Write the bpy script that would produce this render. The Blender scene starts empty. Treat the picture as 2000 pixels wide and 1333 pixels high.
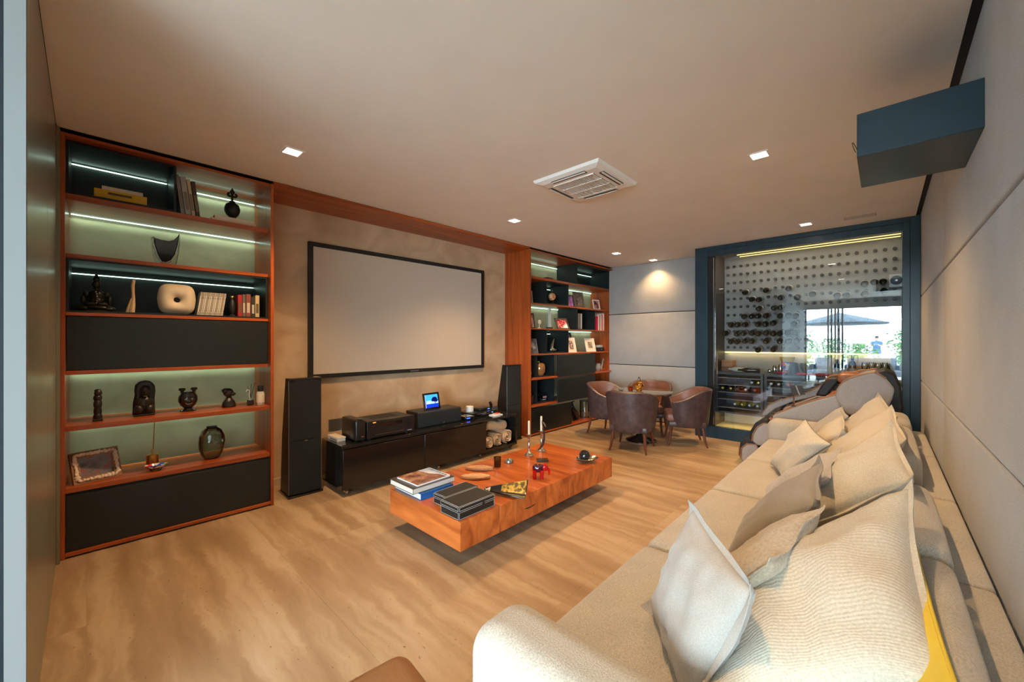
import bpy, bmesh, math, random
from mathutils import Vector, Matrix, noise
random.seed(7)
S = bpy.context.scene
C = S.collection
PI = math.pi

# ------------------------------------------------------------------ camera, world, exposure
cam_d = bpy.data.cameras.new('camera')
cam = bpy.data.objects.new('camera', cam_d); C.objects.link(cam)
YAW = math.radians(43.04)
cam.location = (0, 0, 1.45)
cam.rotation_euler = (PI/2, 0, YAW - PI/2)
cam_d.sensor_fit = 'HORIZONTAL'; cam_d.sensor_width = 36.0
cam_d.lens = 36.0*776.0/2000.0
cam_d.shift_y = -0.5/2000.0
cam_d.clip_start = 0.02; cam_d.clip_end = 300
S.camera = cam
S.view_settings.view_transform = 'Standard'
S.view_settings.look = 'None'
S.view_settings.exposure = 0.30
S.view_settings.gamma = 1.0
S.view_settings.use_curve_mapping = False

W = bpy.data.worlds.new('sky'); S.world = W; W.use_nodes = True
bg = W.node_tree.nodes['Background']
bg.inputs['Color'].default_value = (0.66, 0.86, 1.0, 1)
bg.inputs['Strength'].default_value = 38.0

def lamp(name, kind, loc, energy, color, rot=(0,0,0), **kw):
    d = bpy.data.lights.new(name, kind); d.energy = energy; d.color = color
    for k, v in kw.items(): setattr(d, k, v)
    o = bpy.data.objects.new(name, d); o.location = loc; o.rotation_euler = rot
    C.objects.link(o); return o
# daylight portal in the sliding-door opening of the neighbouring room (guides sampling of the sky only)
pt = lamp('daylight_portal', 'AREA', (-4.72, -1.05, 1.32), 1, (1,1,1), (0, -PI/2, 0), shape='RECTANGLE', size=2.6, size_y=5.9)
pt.data.cycles.is_portal = True
SPOT_COL = (1.0, 0.62, 0.29)
SPOT_E = 160.0

# ------------------------------------------------------------------ helpers
WALL = []          # top-level objects laid out along the screen wall (that wall stands 1.1 degrees off square)
def link(o): C.objects.link(o); return o
def bmn(): return bmesh.new()
def box(bm, x0, x1, y0, y1, z0, z1):
    v = [bm.verts.new(p) for p in ((x0,y0,z0),(x1,y0,z0),(x1,y1,z0),(x0,y1,z0),(x0,y0,z1),(x1,y0,z1),(x1,y1,z1),(x0,y1,z1))]
    for f in ((0,3,2,1),(4,5,6,7),(0,1,5,4),(1,2,6,5),(2,3,7,6),(3,0,4,7)): bm.faces.new([v[i] for i in f])
    return v
def B(x0, x1, y0, y1, z0, z1):
    bm = bmn(); box(bm, x0, x1, y0, y1, z0, z1); return bm
def prism(pts, a0, a1, axis='x'):
    """polygon extruded along an axis; pts in the other two coordinates (yz, xz or xy)"""
    bm = bmn()
    def P(p, a):
        return {'x': (a, p[0], p[1]), 'y': (p[0], a, p[1]), 'z': (p[0], p[1], a)}[axis]
    v0 = [bm.verts.new(P(p, a0)) for p in pts]; v1 = [bm.verts.new(P(p, a1)) for p in pts]
    n = len(pts)
    bm.faces.new(v0); bm.faces.new(list(reversed(v1)))
    for i in range(n): bm.faces.new((v0[i], v1[i], v1[(i+1) % n], v0[(i+1) % n]))
    bmesh.ops.recalc_face_normals(bm, faces=bm.faces); return bm
def lathe(prof, seg=20, bm=None, c=(0,0,0), sx=1, sy=1):
    bm = bm or bmn(); rings = []
    for r, z in prof:
        if r < 1e-5: rings.append([bm.verts.new((c[0], c[1], c[2]+z))])
        else: rings.append([bm.verts.new((c[0]+sx*r*math.cos(2*PI*k/seg), c[1]+sy*r*math.sin(2*PI*k/seg), c[2]+z)) for k in range(seg)])
    for a, b in zip(rings, rings[1:]):
        for k in range(seg):
            q = (k+1) % seg
            if len(a) == 1 and len(b) == 1: continue
            if len(a) == 1: bm.faces.new((a[0], b[q], b[k]))
            elif len(b) == 1: bm.faces.new((a[k], a[q], b[0]))
            else: bm.faces.new((a[k], a[q], b[q], b[k]))
    if len(rings[0]) > 1: bm.faces.new(list(reversed(rings[0])))
    if len(rings[-1]) > 1: bm.faces.new(rings[-1])
    bmesh.ops.recalc_face_normals(bm, faces=bm.faces); return bm
def tube(path, rad, seg=8, bm=None, flat=1.0):
    bm = bm or bmn(); path = [Vector(p) for p in path]; n = len(path); rings = []
    R = rad if isinstance(rad, (list, tuple)) else [rad]*n
    up = Vector((0,0,1)); prev = None
    for i, p in enumerate(path):
        t = (path[min(i+1, n-1)] - path[max(i-1, 0)]).normalized()
        a = prev - t*prev.dot(t) if prev else (up.cross(t) if abs(t.z) < .95 else Vector((1,0,0)).cross(t))
        a.normalize(); b = t.cross(a); prev = a
        rings.append([bm.verts.new(p + (a*math.cos(2*PI*k/seg) + b*flat*math.sin(2*PI*k/seg))*R[i]) for k in range(seg)])
    for r0, r1 in zip(rings, rings[1:]):
        for k in range(seg): bm.faces.new((r0[k], r0[(k+1) % seg], r1[(k+1) % seg], r1[k]))
    bm.faces.new(list(reversed(rings[0]))); bm.faces.new(rings[-1])
    bmesh.ops.recalc_face_normals(bm, faces=bm.faces); return bm
def ball(c, r, sx=1, sy=1, sz=1, bm=None, seg=14, rings=9):
    prof = [(r*math.sin(PI*i/rings), -r*sz*math.cos(PI*i/rings)) for i in range(rings+1)]
    return lathe(prof, seg, bm, c, sx, sy)
def soft(x0, x1, y0, y1, z0, z1, r, crown=0.0, k=4, m=5, bulge=0.0):
    """box with rounded edges and a crowned top, as upholstery"""
    bm = bmn(); h = Vector(((x1-x0)/2, (y1-y0)/2, (z1-z0)/2)); c = Vector(((x0+x1)/2, (y0+y1)/2, (z0+z1)/2))
    r = min(r, h.x*.98, h.y*.98, h.z*.98)
    def coords(e):
        o = []
        for i in range(k): o.append(-e + r*(1-math.cos(PI/2*i/k)))
        for i in range(m+1): o.append(-e + r + (2*e-2*r)*i/m)
        for i in range(k): o.append(e - r*(1-math.cos(PI/2*(k-1-i)/k)))
        return o
    ax = [coords(h.x), coords(h.y), coords(h.z)]; cache = {}
    def V(p):
        key = tuple(round(t, 6) for t in p)
        if key in cache: return cache[key]
        q = Vector(p); inn = Vector([max(-h[i]+r, min(h[i]-r, q[i])) for i in range(3)])
        d = q - inn
        if d.length > 1e-9: q = inn + d.normalized()*r
        u, w, t = q.x/h.x, q.y/h.y, q.z/h.z
        q.z += crown*(1-u*u)*(1-w*w)*(1 if q.z > 0 else 0)
        if bulge: q.y += bulge*(1-u*u)*(1-t*t)*(1 if q.y > 0 else -1)
        cache[key] = bm.verts.new(q + c); return cache[key]
    for a in range(3):
        b_, c_ = (a+1) % 3, (a+2) % 3
        for s in (-1, 1):
            for i in range(len(ax[b_])-1):
                for j in range(len(ax[c_])-1):
                    qs = []
                    for (ii, jj) in ((i,j),(i+1,j),(i+1,j+1),(i,j+1)):
                        p = [0,0,0]; p[a] = s*h[a]; p[b_] = ax[b_][ii]; p[c_] = ax[c_][jj]; qs.append(V(p))
                    if len(set(qs)) > 2:
                        try: bm.faces.new(qs if s > 0 else list(reversed(qs)))
                        except ValueError: pass
    return bm
def obj(name, bm, m, parent=None, loc=(0,0,0), rot=(0,0,0), bevel=0, seg=2, smooth=True, ang=38):
    me = bpy.data.meshes.new(name); bm.normal_update(); bm.to_mesh(me); bm.free()
    o = bpy.data.objects.new(name, me); me.materials.append(m)
    if smooth:
        me.shade_smooth(); me.set_sharp_from_angle(angle=math.radians(ang))
    o.location = loc; o.rotation_euler = rot
    if parent: o.parent = parent
    if bevel:
        b = o.modifiers.new('bevel', 'BEVEL'); b.width = bevel; b.segments = seg; b.limit_method = 'ANGLE'; b.angle_limit = math.radians(40)
    return link(o)
def tag(o, label, cat, group=None, wall=False):
    o['label'] = label; o['category'] = cat
    if group: o['group'] = group
    if wall: WALL.append(o)
    return o
def thing(name, label, cat, loc=(0,0,0), rz=0, group=None, wall=False):
    o = bpy.data.objects.new(name, None); o.empty_display_size = .05
    o.location = loc; o.rotation_euler = (0, 0, rz); link(o)
    return tag(o, label, cat, group, wall)
def struct(name, bm, m, wall=False, parent=None, **kw):
    o = obj(name, bm, m, parent, **kw)
    if not parent: o['kind'] = 'structure'
    if wall and not parent: WALL.append(o)
    return o
def dup(root, loc=None, rz=None, label=None, group=None, wall=False):
    r = root.copy(); C.objects.link(r)
    if loc is not None: r.location = loc
    if rz is not None: r.rotation_euler = (0, 0, rz)
    if label: r['label'] = label
    if group: r['group'] = group
    for ch in list(root.children):
        c = ch.copy(); C.objects.link(c); c.parent = r
        for g in list(ch.children):
            d = g.copy(); C.objects.link(d); d.parent = c
    if wall: WALL.append(r)
    return r
def dup_part(o, loc, parent):
    c = o.copy(); C.objects.link(c); c.parent = parent; c.location = loc; return c

# ------------------------------------------------------------------ materials
MATS = {}
def mat(name, col, rough=.5, metal=0, col2=None, scale=6, stretch=(1,1,1), bump=0, bscale=None, detail=6, lo=.35, hi=.65,
        coords='Object', coat=0, trans=0, ior=1.45, emit=0, spec=.5, alpha=1, dist=0, sheen=0, rnd=False):
    if name in MATS: return MATS[name]
    m = bpy.data.materials.new(name); m.use_nodes = True; nt = m.node_tree; N = nt.nodes; L = nt.links
    p = N['Principled BSDF']
    p.inputs['Base Color'].default_value = (*col, 1); p.inputs['Roughness'].default_value = rough
    p.inputs['Metallic'].default_value = metal; p.inputs['IOR'].default_value = ior
    p.inputs['Specular IOR Level'].default_value = spec
    p.inputs['Coat Weight'].default_value = coat; p.inputs['Coat Roughness'].default_value = .05
    p.inputs['Transmission Weight'].default_value = trans
    p.inputs['Sheen Weight'].default_value = sheen
    if emit:
        p.inputs['Emission Color'].default_value = (*col, 1); p.inputs['Emission Strength'].default_value = emit
    if col2 or bump:
        if coords == 'World': src = N.new('ShaderNodeNewGeometry').outputs['Position']
        else: src = N.new('ShaderNodeTexCoord').outputs[coords]
        mp = N.new('ShaderNodeMapping'); mp.inputs['Scale'].default_value = stretch; L.new(src, mp.inputs['Vector'])
        if rnd:
            oi = N.new('ShaderNodeObjectInfo'); ml = N.new('ShaderNodeMath'); ml.operation = 'MULTIPLY'; ml.inputs[1].default_value = 37
            L.new(oi.outputs['Random'], ml.inputs[0]); L.new(ml.outputs[0], mp.inputs['Location'])
    if col2:
        n = N.new('ShaderNodeTexNoise'); n.inputs['Scale'].default_value = scale; n.inputs['Detail'].default_value = detail
        n.inputs['Distortion'].default_value = dist; L.new(mp.outputs[0], n.inputs['Vector'])
        r = N.new('ShaderNodeValToRGB'); r.color_ramp.elements[0].position = lo; r.color_ramp.elements[1].position = hi
        r.color_ramp.elements[0].color = (*col, 1); r.color_ramp.elements[1].color = (*col2, 1)
        L.new(n.outputs['Fac'], r.inputs['Fac']); L.new(r.outputs['Color'], p.inputs['Base Color'])
    if bump:
        n2 = N.new('ShaderNodeTexNoise'); n2.inputs['Scale'].default_value = bscale or scale; n2.inputs['Detail'].default_value = 3
        L.new(mp.outputs[0], n2.inputs['Vector'])
        b = N.new('ShaderNodeBump'); b.inputs['Strength'].default_value = bump; b.inputs['Distance'].default_value = .01
        L.new(n2.outputs['Fac'], b.inputs['Height']); L.new(b.outputs['Normal'], p.inputs['Normal'])
    MATS[name] = m; return m
def emis(name, col, s):
    m = bpy.data.materials.new(name); m.use_nodes = True; N = m.node_tree.nodes; N.clear()
    e = N.new('ShaderNodeEmission'); e.inputs[0].default_value = (*col, 1); e.inputs[1].default_value = s
    o = N.new('ShaderNodeOutputMaterial'); m.node_tree.links.new(e.outputs[0], o.inputs[0]); return m
def thin_glass(name, tint=(1,1,1), refl=1.6, rough=0.0):
    m = bpy.data.materials.new(name); m.use_nodes = True; nt = m.node_tree; N = nt.nodes; L = nt.links; N.clear()
    t = N.new('ShaderNodeBsdfTransparent'); t.inputs[0].default_value = (*tint, 1)
    g = N.new('ShaderNodeBsdfGlossy'); g.inputs['Roughness'].default_value = rough
    f = N.new('ShaderNodeFresnel'); f.inputs[0].default_value = 1.5
    k = N.new('ShaderNodeMath'); k.operation = 'MULTIPLY'; k.inputs[1].default_value = refl; k.use_clamp = True
    x = N.new('ShaderNodeMixShader'); o = N.new('ShaderNodeOutputMaterial')
    L.new(f.outputs[0], k.inputs[0]); L.new(k.outputs[0], x.inputs[0]); L.new(t.outputs[0], x.inputs[1]); L.new(g.outputs[0], x.inputs[2]); L.new(x.outputs[0], o.inputs[0])
    return m
def travertine():
    m = bpy.data.materials.new('travertine'); m.use_nodes = True; nt = m.node_tree; N = nt.nodes; L = nt.links; p = N['Principled BSDF']
    g = N.new('ShaderNodeNewGeometry'); oi = N.new('ShaderNodeObjectInfo')
    mp = N.new('ShaderNodeMapping'); mp.inputs['Scale'].default_value = (1.0, .10, 1)
    mm = N.new('ShaderNodeMath'); mm.operation = 'MULTIPLY'; mm.inputs[1].default_value = .06
    L.new(oi.outputs['Random'], mm.inputs[0]); L.new(mm.outputs[0], mp.inputs['Location']); L.new(g.outputs['Position'], mp.inputs['Vector'])
    # wavering warp
    w = N.new('ShaderNodeTexNoise'); w.inputs['Scale'].default_value = 3.2; w.inputs['Detail'].default_value = 9; w.inputs['Roughness'].default_value = .6; L.new(g.outputs['Position'], w.inputs['Vector'])
    ad = N.new('ShaderNodeVectorMath'); ad.operation = 'MULTIPLY_ADD'; ad.inputs[1].default_value = (.15, .03, 0); L.new(w.outputs['Color'], ad.inputs[0]); L.new(mp.outputs[0], ad.inputs[2])
    n = N.new('ShaderNodeTexNoise'); n.inputs['Scale'].default_value = 9; n.inputs['Detail'].default_value = 5; n.inputs['Roughness'].default_value = .55; L.new(ad.outputs[0], n.inputs['Vector'])
    r = N.new('ShaderNodeValToRGB'); cr = r.color_ramp
    cr.elements[0].position = .24; cr.elements[0].color = (.26, .16, .085, 1)
    cr.elements[1].position = .72; cr.elements[1].color = (.50, .37, .245, 1)
    e = cr.elements.new(.47); e.color = (.355, .235, .135, 1); e = cr.elements.new(.57); e.color = (.43, .305, .185, 1)
    L.new(n.outputs['Fac'], r.inputs['Fac'])
    # small pits, elongated
    v = N.new('ShaderNodeTexNoise'); v.inputs['Scale'].default_value = 60; v.inputs['Detail'].default_value = 2; mp2 = N.new('ShaderNodeMapping'); mp2.inputs['Scale'].default_value = (1, .5, 1)
    L.new(g.outputs['Position'], mp2.inputs['Vector']); L.new(mp2.outputs[0], v.inputs['Vector'])
    vr = N.new('ShaderNodeValToRGB'); vr.color_ramp.elements[0].position = .24; vr.color_ramp.elements[1].position = .31; vr.color_ramp.elements[0].color = (.45,.38,.3,1); vr.color_ramp.elements[1].color = (1,1,1,1)
    L.new(v.outputs['Fac'], vr.inputs['Fac'])
    mx = N.new('ShaderNodeMix'); mx.data_type = 'RGBA'; mx.blend_type = 'MULTIPLY'; mx.inputs[0].default_value = 1
    L.new(r.outputs['Color'], mx.inputs[6]); L.new(vr.outputs['Color'], mx.inputs[7]); L.new(mx.outputs[2], p.inputs['Base Color'])
    p.inputs['Roughness'].default_value = .33; p.inputs['Specular IOR Level'].default_value = .4
    return m
def fabric(name, col, col2, ws=900, rib=None, rough=.95):
    """woven upholstery: two crossed fine waves give thread relief and mottle"""
    m = bpy.data.materials.new(name); m.use_nodes = True; nt = m.node_tree; N = nt.nodes; L = nt.links; p = N['Principled BSDF']
    tc = N.new('ShaderNodeTexCoord')
    n = N.new('ShaderNodeTexNoise'); n.inputs['Scale'].default_value = ws*.24; n.inputs['Detail'].default_value = 2; L.new(tc.outputs['Object'], n.inputs['Vector'])
    n1 = N.new('ShaderNodeTexNoise'); n1.inputs['Scale'].default_value = 5; L.new(tc.outputs['Object'], n1.inputs['Vector'])
    a = N.new('ShaderNodeMath'); a.operation = 'MULTIPLY_ADD'; a.inputs[1].default_value = .35; L.new(n1.outputs['Fac'], a.inputs[0]); L.new(n.outputs['Fac'], a.inputs[2])
    r = N.new('ShaderNodeValToRGB'); r.color_ramp.elements[0].position = .45; r.color_ramp.elements[1].position = .92
    r.color_ramp.elements[0].color = (*col, 1); r.color_ramp.elements[1].color = (*col2, 1)
    L.new(a.outputs[0], r.inputs['Fac']); L.new(r.outputs['Color'], p.inputs['Base Color'])
    b = N.new('ShaderNodeBump'); b.inputs['Strength'].default_value = .35; b.inputs['Distance'].default_value = .004
    if rib:
        w = N.new('ShaderNodeTexWave'); w.inputs['Scale'].default_value = rib; w.bands_direction = 'X'; w.inputs['Distortion'].default_value = 1.2; w.inputs['Detail Scale'].default_value = 4
        L.new(tc.outputs['UV'], w.inputs['Vector']); b.inputs['Strength'].default_value = .2
        L.new(w.outputs['Fac'], b.inputs['Height'])
    else: L.new(n.outputs['Fac'], b.inputs['Height'])
    L.new(b.outputs['Normal'], p.inputs['Normal'])
    p.inputs['Roughness'].default_value = rough; p.inputs['Sheen Weight'].default_value = .25; p.inputs['Specular IOR Level'].default_value = .2
    MATS[name] = m; return m
def wood(name, dark, light, scale=2.2, axis='x', rough=.32, coat=.15, bump=.05):
    st = {'x': (.35, 6, 6), 'y': (6, .35, 6), 'z': (6, 6, .35)}[axis]
    return mat(name, dark, rough, 0, light, scale, st, bump, 12, 8, .33, .68, 'World', coat, dist=.8)

M_FLOOR = travertine()
M_CEIL = mat('painted ceiling', (.80, .76, .71), .9, 0, (.77, .73, .68), 3, bump=.03, bscale=60)
M_STUCCO = mat('cloudy cement stucco', (.44, .285, .16), .75, 0, (.62, .44, .27), 2.1, (1,1,1.2), .06, 14, 9, .3, .72, 'World', dist=1.2)
M_GREYFAB = fabric('grey wall fabric', (.30,.295,.285), (.42,.41,.395), 700)
M_WOOD = wood('red brown veneer', (.24, .042, .008), (.44, .092, .016), axis='x')
M_WOODV = wood('red brown veneer upright', (.24, .042, .008), (.44, .092, .016), axis='z')
M_BLACKLAM = mat('black laminate', (.0085, .0115, .0115), .42, 0, (.013, .017, .017), 90, bump=.02, bscale=200)
M_BLACK = mat('plain black', (.012, .012, .012), .55)
M_GLOSSBLK = mat('black lacquer', (.010, .009, .008), .10, 0, coat=.6)
M_BLACKFAB = mat('black speaker cloth', (.005, .0065, .0065), .9, 0, (.014, .017, .017), 500, bump=.1, bscale=800)
M_WHITE = mat('white plastic', (.78, .77, .74), .4)
M_DARKTEAL = mat('dark blue green lacquered metal', (.009, .030, .047), .34, 0, (.014, .042, .062), 14, (1,1,.2))
M_GREYPAINT = mat('pale grey paint', (.21, .22, .22), .6)
M_DARKWALL = mat('dark blue grey paint', (.004, .009, .014), .6)
M_BRONZE = mat('olive bronze sheet', (.24, .24, .185), .30, .3, (.28, .28, .22), 3, (8,8,.3))
M_CHROME = mat('polished steel', (.75, .75, .76), .14, 1)
M_SILVER = mat('aged silver', (.55, .52, .47), .28, 1, (.35,.33,.30), 30)
M_GOLD = mat('brushed brass', (.62, .38, .10), .28, 1)
M_CREAM = mat('cream ceramic', (.72, .62, .47), .6, 0, (.66,.56,.42), 8, bump=.1, bscale=40)
M_DARKSTONE = mat('carved dark wood', (.010, .008, .007), .32, 0, (.030, .024, .020), 18, bump=.5, bscale=40)
M_PAPER = mat('paper pages', (.72, .66, .55), .8, 0, (.60,.54,.44), 60, (1,1,14))
M_CLEAR = mat('clear glass', (1,1,1), .02, 0, trans=1, ior=1.45)
M_LED = emis('led strip', (.66, 1.0, .80), 3.0)
M_LEDWARM = emis('warm led strip', (1.0, .78, .30), 3.2)
# ================================================================== the room
HC = 2.86
# floor: travertine slabs on a bed
fl = struct('floor', B(-4.75, 7.3, -4.2, 4.7, -.12, -.02), mat('mortar bed', (.30,.21,.12), .9))
TW, TL = .9, 1.66
tile = B(.0003, TW-.0003, .0003, TL-.0003, -.02, 0)
t0 = None
for i in range(-1, 8):
    for j in range(3):
        x, y = i*TW, -.36 + j*TL
        if t0 is None: t0 = obj('floor_tile', tile, M_FLOOR, fl, (x, y, 0)); continue
        dup_part(t0, (x, y, 0), fl)
for i in range(-6, -1):
    for j in range(-2, 2): dup_part(t0, (i*TW + .0, -.36 + j*TL, 0), fl)
for i in range(-1, 0):
    for j in range(-2, 0): dup_part(t0, (i*TW, -.36 + j*TL, 0), fl)

struct('ceiling', B(-.135, 7.3, -.27, 3.99, HC, HC+.1), M_CEIL)
struct('trim_1', B(-.175, 7.3, -.36, -.27, HC+.02, HC+.1), M_BLACK)      # shadow gap along the right wall
struct('trim_2', B(-.175, -.135, 2.04, 4.0, HC+.02, HC+.1), M_BLACK)
struct('trim_3', B(-.2, 7.1, 3.965, 4.6, HC-.005, HC+.1), M_BLACK, wall=True)   # dark joint over the bookcases

ROWS = ((.012, .994), (1.004, 1.948), (1.958, HC+.0))
# far wall with three stacked padded panels
wf = struct('wall_far', B(6.99, 7.1, 2.04, 4.7, 0, HC+.1), M_BLACK)
for z0, z1 in ROWS:
    obj('padded_panel', soft(6.94, 6.995, 2.115, 3.90, z0, z1, .016, k=3, m=2), M_GREYFAB, wf)
# right wall: padded panels, three rows
wr = struct('wall_right', B(-.175, 7.3, -.46, -.345, 0, HC+.1), M_BLACK)
for x0, x1 in ((-.17, 1.65), (1.655, 4.085), (4.09, 6.52)):
    for z0, z1 in ROWS:
        obj('padded_panel', soft(x0, x1, -.35, -.31, z0, z1+(.06 if z1 > 2.5 else 0), .014, k=3, m=2), M_GREYFAB, wr)
# left wall: bronze sheets beside the wide opening the camera stands in
wl = struct('wall_left', B(-.168, -.142, 2.045, 4.7, 0, HC+.1), M_BLACK)
obj('metal_panel', B(-.142, -.135, 2.045, 3.105, .006, HC-.02), M_BRONZE, wl, bevel=.002)
obj('metal_panel', B(-.142, -.135, 3.115, 3.93, .006, HC-.02), M_BRONZE, wl, bevel=.002)
obj('corner_strip', B(-.135, -.118, 3.90, 3.945, 0, HC-.02), mat('olive strip', (.24,.22,.15), .4, .3), wl, bevel=.002)
struct('trim_4', B(-.176, -.132, 2.0, 2.045, 0, HC+.1), M_GREYPAINT)      # pale jamb
# back wall of cement stucco behind bookcases and screen
struct('wall_back', B(-.2, 7.15, 4.48, 4.62, 0, HC+.1), M_STUCCO, wall=True)
# wood soffit panel spanning from bookcase to bookcase
struct('trim_5', B(1.128, 4.528, 3.955, 4.48, HC-.03, HC-.006), M_WOOD, wall=True)
struct('baseboard_back', B(1.128, 4.528, 4.462, 4.48, 0, .07), mat('stucco skirting', (.46,.37,.26), .7), wall=True, bevel=.003)

# --- neighbouring living room behind the camera (seen in the cellar glass, source of the daylight)
struct('wall_side', B(-4.75, -.176, 2.05, 2.16, 0, HC+.1), M_DARKWALL)
struct('wall_south', B(-4.75, -.175, -4.3, -4.2, 0, HC+.1), mat('white wall paint', (.7,.71,.71), .8))
struct('wall_east', B(-.19, -.175, -4.2, -.46, 0, HC+.1), MATS['white wall paint'])
struct('ceiling_living', B(-4.75, -.135, -4.3, 2.16, HC, HC+.1), mat('white ceiling paint', (.82,.84,.84), .9))
struct('trim_6', B(-4.82, -4.66, -4.2, 2.05, 2.62, HC), M_DARKWALL)      # door head
dr = struct('door_1', B(-4.80, -4.70, -4.2, 2.05, 2.55, 2.62), M_BLACK)
for y in (-4.15, -2.4, -.72, 1.01, 1.12, 1.20, 1.30, 1.39, 2.02):
    obj('door_mullion', B(-4.78, -4.72, y-.025, y+.025, 0, 2.55), M_BLACK, dr)
struct('ground', B(-60, -4.75, -40, 40, -.14, -.03), mat('pale stone terrace', (.50,.49,.46), .8, 0, (.58,.57,.54), 2))
struct('trim_7', B(-6.6, -4.75, -6, 6, 2.70, 2.95), mat('terrace soffit', (.70,.74,.76), .9))

# ------------------------------------------------------------------ recessed square downlights
def downlight(x, y, e, label, aim=(0,0,0), size=118, blend=.8):
    t = thing('downlight', label, 'light', (x, y, HC), 0, 'square recessed downlights')
    bm = bmn(); a, b = .066, .052
    for (x0,x1,y0,y1) in ((-a,a,-a,-b),(-a,a,b,a),(-a,-b,-b,b),(b,a,-b,b)): box(bm, x0,x1,y0,y1,-.006,.0)
    obj('frame', bm, M_WHITE, t)
    obj('lamp_face', B(-b, b, -b, b, -.003, -.001), EM_DOWN, t)
    sp = lamp('downlight_beam', 'SPOT', (x, y, HC-.012), e, SPOT_COL, aim, spot_size=math.radians(size), spot_blend=blend, shadow_soft_size=.035)
    sp.parent = t; sp.location = (0, 0, -.012)
    return t
EM_DOWN = emis('lamp face', (1.0, .86, .70), 14)
downlight(1.046, 3.213, SPOT_E*1.0, 'square recessed downlight above the big bookcase, nearest left')
downlight(3.423, 3.156, SPOT_E*1.15, 'square recessed downlight in front of the projection screen')
downlight(5.825, 3.138, SPOT_E*1.0, 'square recessed downlight before the far bookcase')
downlight(6.742, 2.926, SPOT_E*.42, 'small square downlight close to the grey padded far wall')
downlight(3.483, .686, SPOT_E*1.1, 'square recessed downlight nearest the hanging dark box')
downlight(5.93, .681, SPOT_E*1.0, 'square recessed downlight before the glass cellar')
downlight(1.05, .69, SPOT_E*.65, 'added square downlight, out of view above the near end of the sofa')  # added lamp outside the view, brightens the near sofa end

# ------------------------------------------------------------------ ceiling cassette air conditioner
ac = thing('air_conditioner', 'white four-way ceiling cassette air conditioner', 'air conditioner', (3.02, 1.93, HC), 0)
bm = bmn(); a = .33; c = .20
pr_ = [(a, 0), (a-.012, -.022), (.27, -.038), (c, -.040)]
vs = []
for r, z in pr_: vs.append([bm.verts.new((sx*r, sy*r, z)) for sx, sy in ((-1,-1),(1,-1),(1,1),(-1,1))])
for p, q in zip(vs, vs[1:]):
    for k in range(4): bm.faces.new((p[k], p[(k+1)%4], q[(k+1)%4], q[k]))
bmesh.ops.recalc_face_normals(bm, faces=bm.faces)
obj('frame', bm, M_WHITE, ac, smooth=False)
for k in range(4):
    rz = k*PI/2
    v = obj('air_slot', B(-.17, .17, .238, .278, -.043, -.028), mat('slot shadow', (.05,.05,.05), .8), ac, rot=(0,0,rz))
    obj('louvre', B(-.168, .168, .258, .276, -.047, -.040), M_WHITE, v, bevel=.002)
g = obj('return_grille', B(-c, c, -c, c, -.040, -.034), mat('grille shadow', (.16,.14,.12), .8), ac)
for k in range(22):
    y = -c + .012 + k*(2*c-.024)/21
    obj('grille_slat', B(-c+.008, c-.008, y-.004, y+.004, -.046, -.038), M_WHITE, g)
for x in (-c+.004, -.067, .067, c-.004): obj('grille_bar', B(x-.005, x+.005, -c, c, -.048, -.038), M_WHITE, g)

# ceiling vent near the cellar
cv = thing('ceiling_vent', 'small beige linear ceiling vent near the right wall', 'vent', (5.98, .19, HC), 0)
obj('frame', B(-.05, .05, -.14, .14, -.006, 0), mat('vent plate', (.42,.34,.28), .6), cv)
for k in range(4): obj('slat', B(-.04+.022*k, -.028+.022*k, -.13, .13, -.010, -.005), mat('vent slat', (.50,.42,.35), .6), cv)

# ------------------------------------------------------------------ hanging box on the right wall
pb = thing('projector_housing', 'black box housing tinted daylight blue, fixed high on the padded right wall', 'box', (2.55, -.31, 2.34))
obj('body', B(0, .53, .0, .403, .0, .208), mat('satin black with daylight blue', (.014, .036, .052), .3, 0, (.02,.048,.066), 5), pb, bevel=.003)  # blue of reflected daylight is put into the black
obj('cable', tube([(.05+.05*math.cos(a), .41+.012*math.sin(a), .06+.03*math.sin(a)) for a in [i*.5 for i in range(11)]], .0015, 6), M_BLACK, pb)
# ================================================================== bookcases along the back wall (local wall frame)
SH = [2.405, 2.015, 1.622, 1.218, .842, .428, .012]      # shelf undersides
ST = [2.447, 2.043, 1.645, 1.245, .876, .461, .036]      # shelf tops
LED_ON = []
def led(parent, x0, x1, z, y=4.455, e=10.0, mesh=True):
    L = x1-x0
    if mesh: obj('led_strip', B(x0, x1, y-.006, y+.006, z-.006, z), M_LED, parent)
    o = lamp('led_light', 'AREA', ((x0+x1)/2, y, z-.008), e*L*.07, (.70, 1.0, .78), (0,0,0), shape='RECTANGLE', size=L, size_y=.014)
    o.data.spread = math.radians(110); o.parent = parent
    if e > 2:
        o2 = lamp('led_light_narrow', 'AREA', ((x0+x1)/2, y-.012, z-.009), e*L*.06, (.70, 1.0, .78), (0,0,0), shape='RECTANGLE', size=L, size_y=.012)
        o2.data.spread = math.radians(34); o2.parent = parent
def cubby(parent, x0, x1, z0, z1, y0=4.03, y1=4.475, t=.014):
    """black lined niche: five boards"""
    n = obj('niche_back', B(x0, x1, y1-.01, y1, z0, z1), M_BLACKLAM, parent)
    obj('niche_side', B(x0, x0+t, y0, y1-.01, z0, z1), M_BLACKLAM, n)
    obj('niche_side', B(x1-t, x1, y0, y1-.01, z0, z1), M_BLACKLAM, n)
    obj('niche_top', B(x0+t, x1-t, y0, y1-.01, z1-t, z1), M_BLACKLAM, n)
    obj('niche_bottom', B(x0+t, x1-t, y0, y1-.01, z0, z0+t), M_BLACKLAM, n)
    return n
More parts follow.
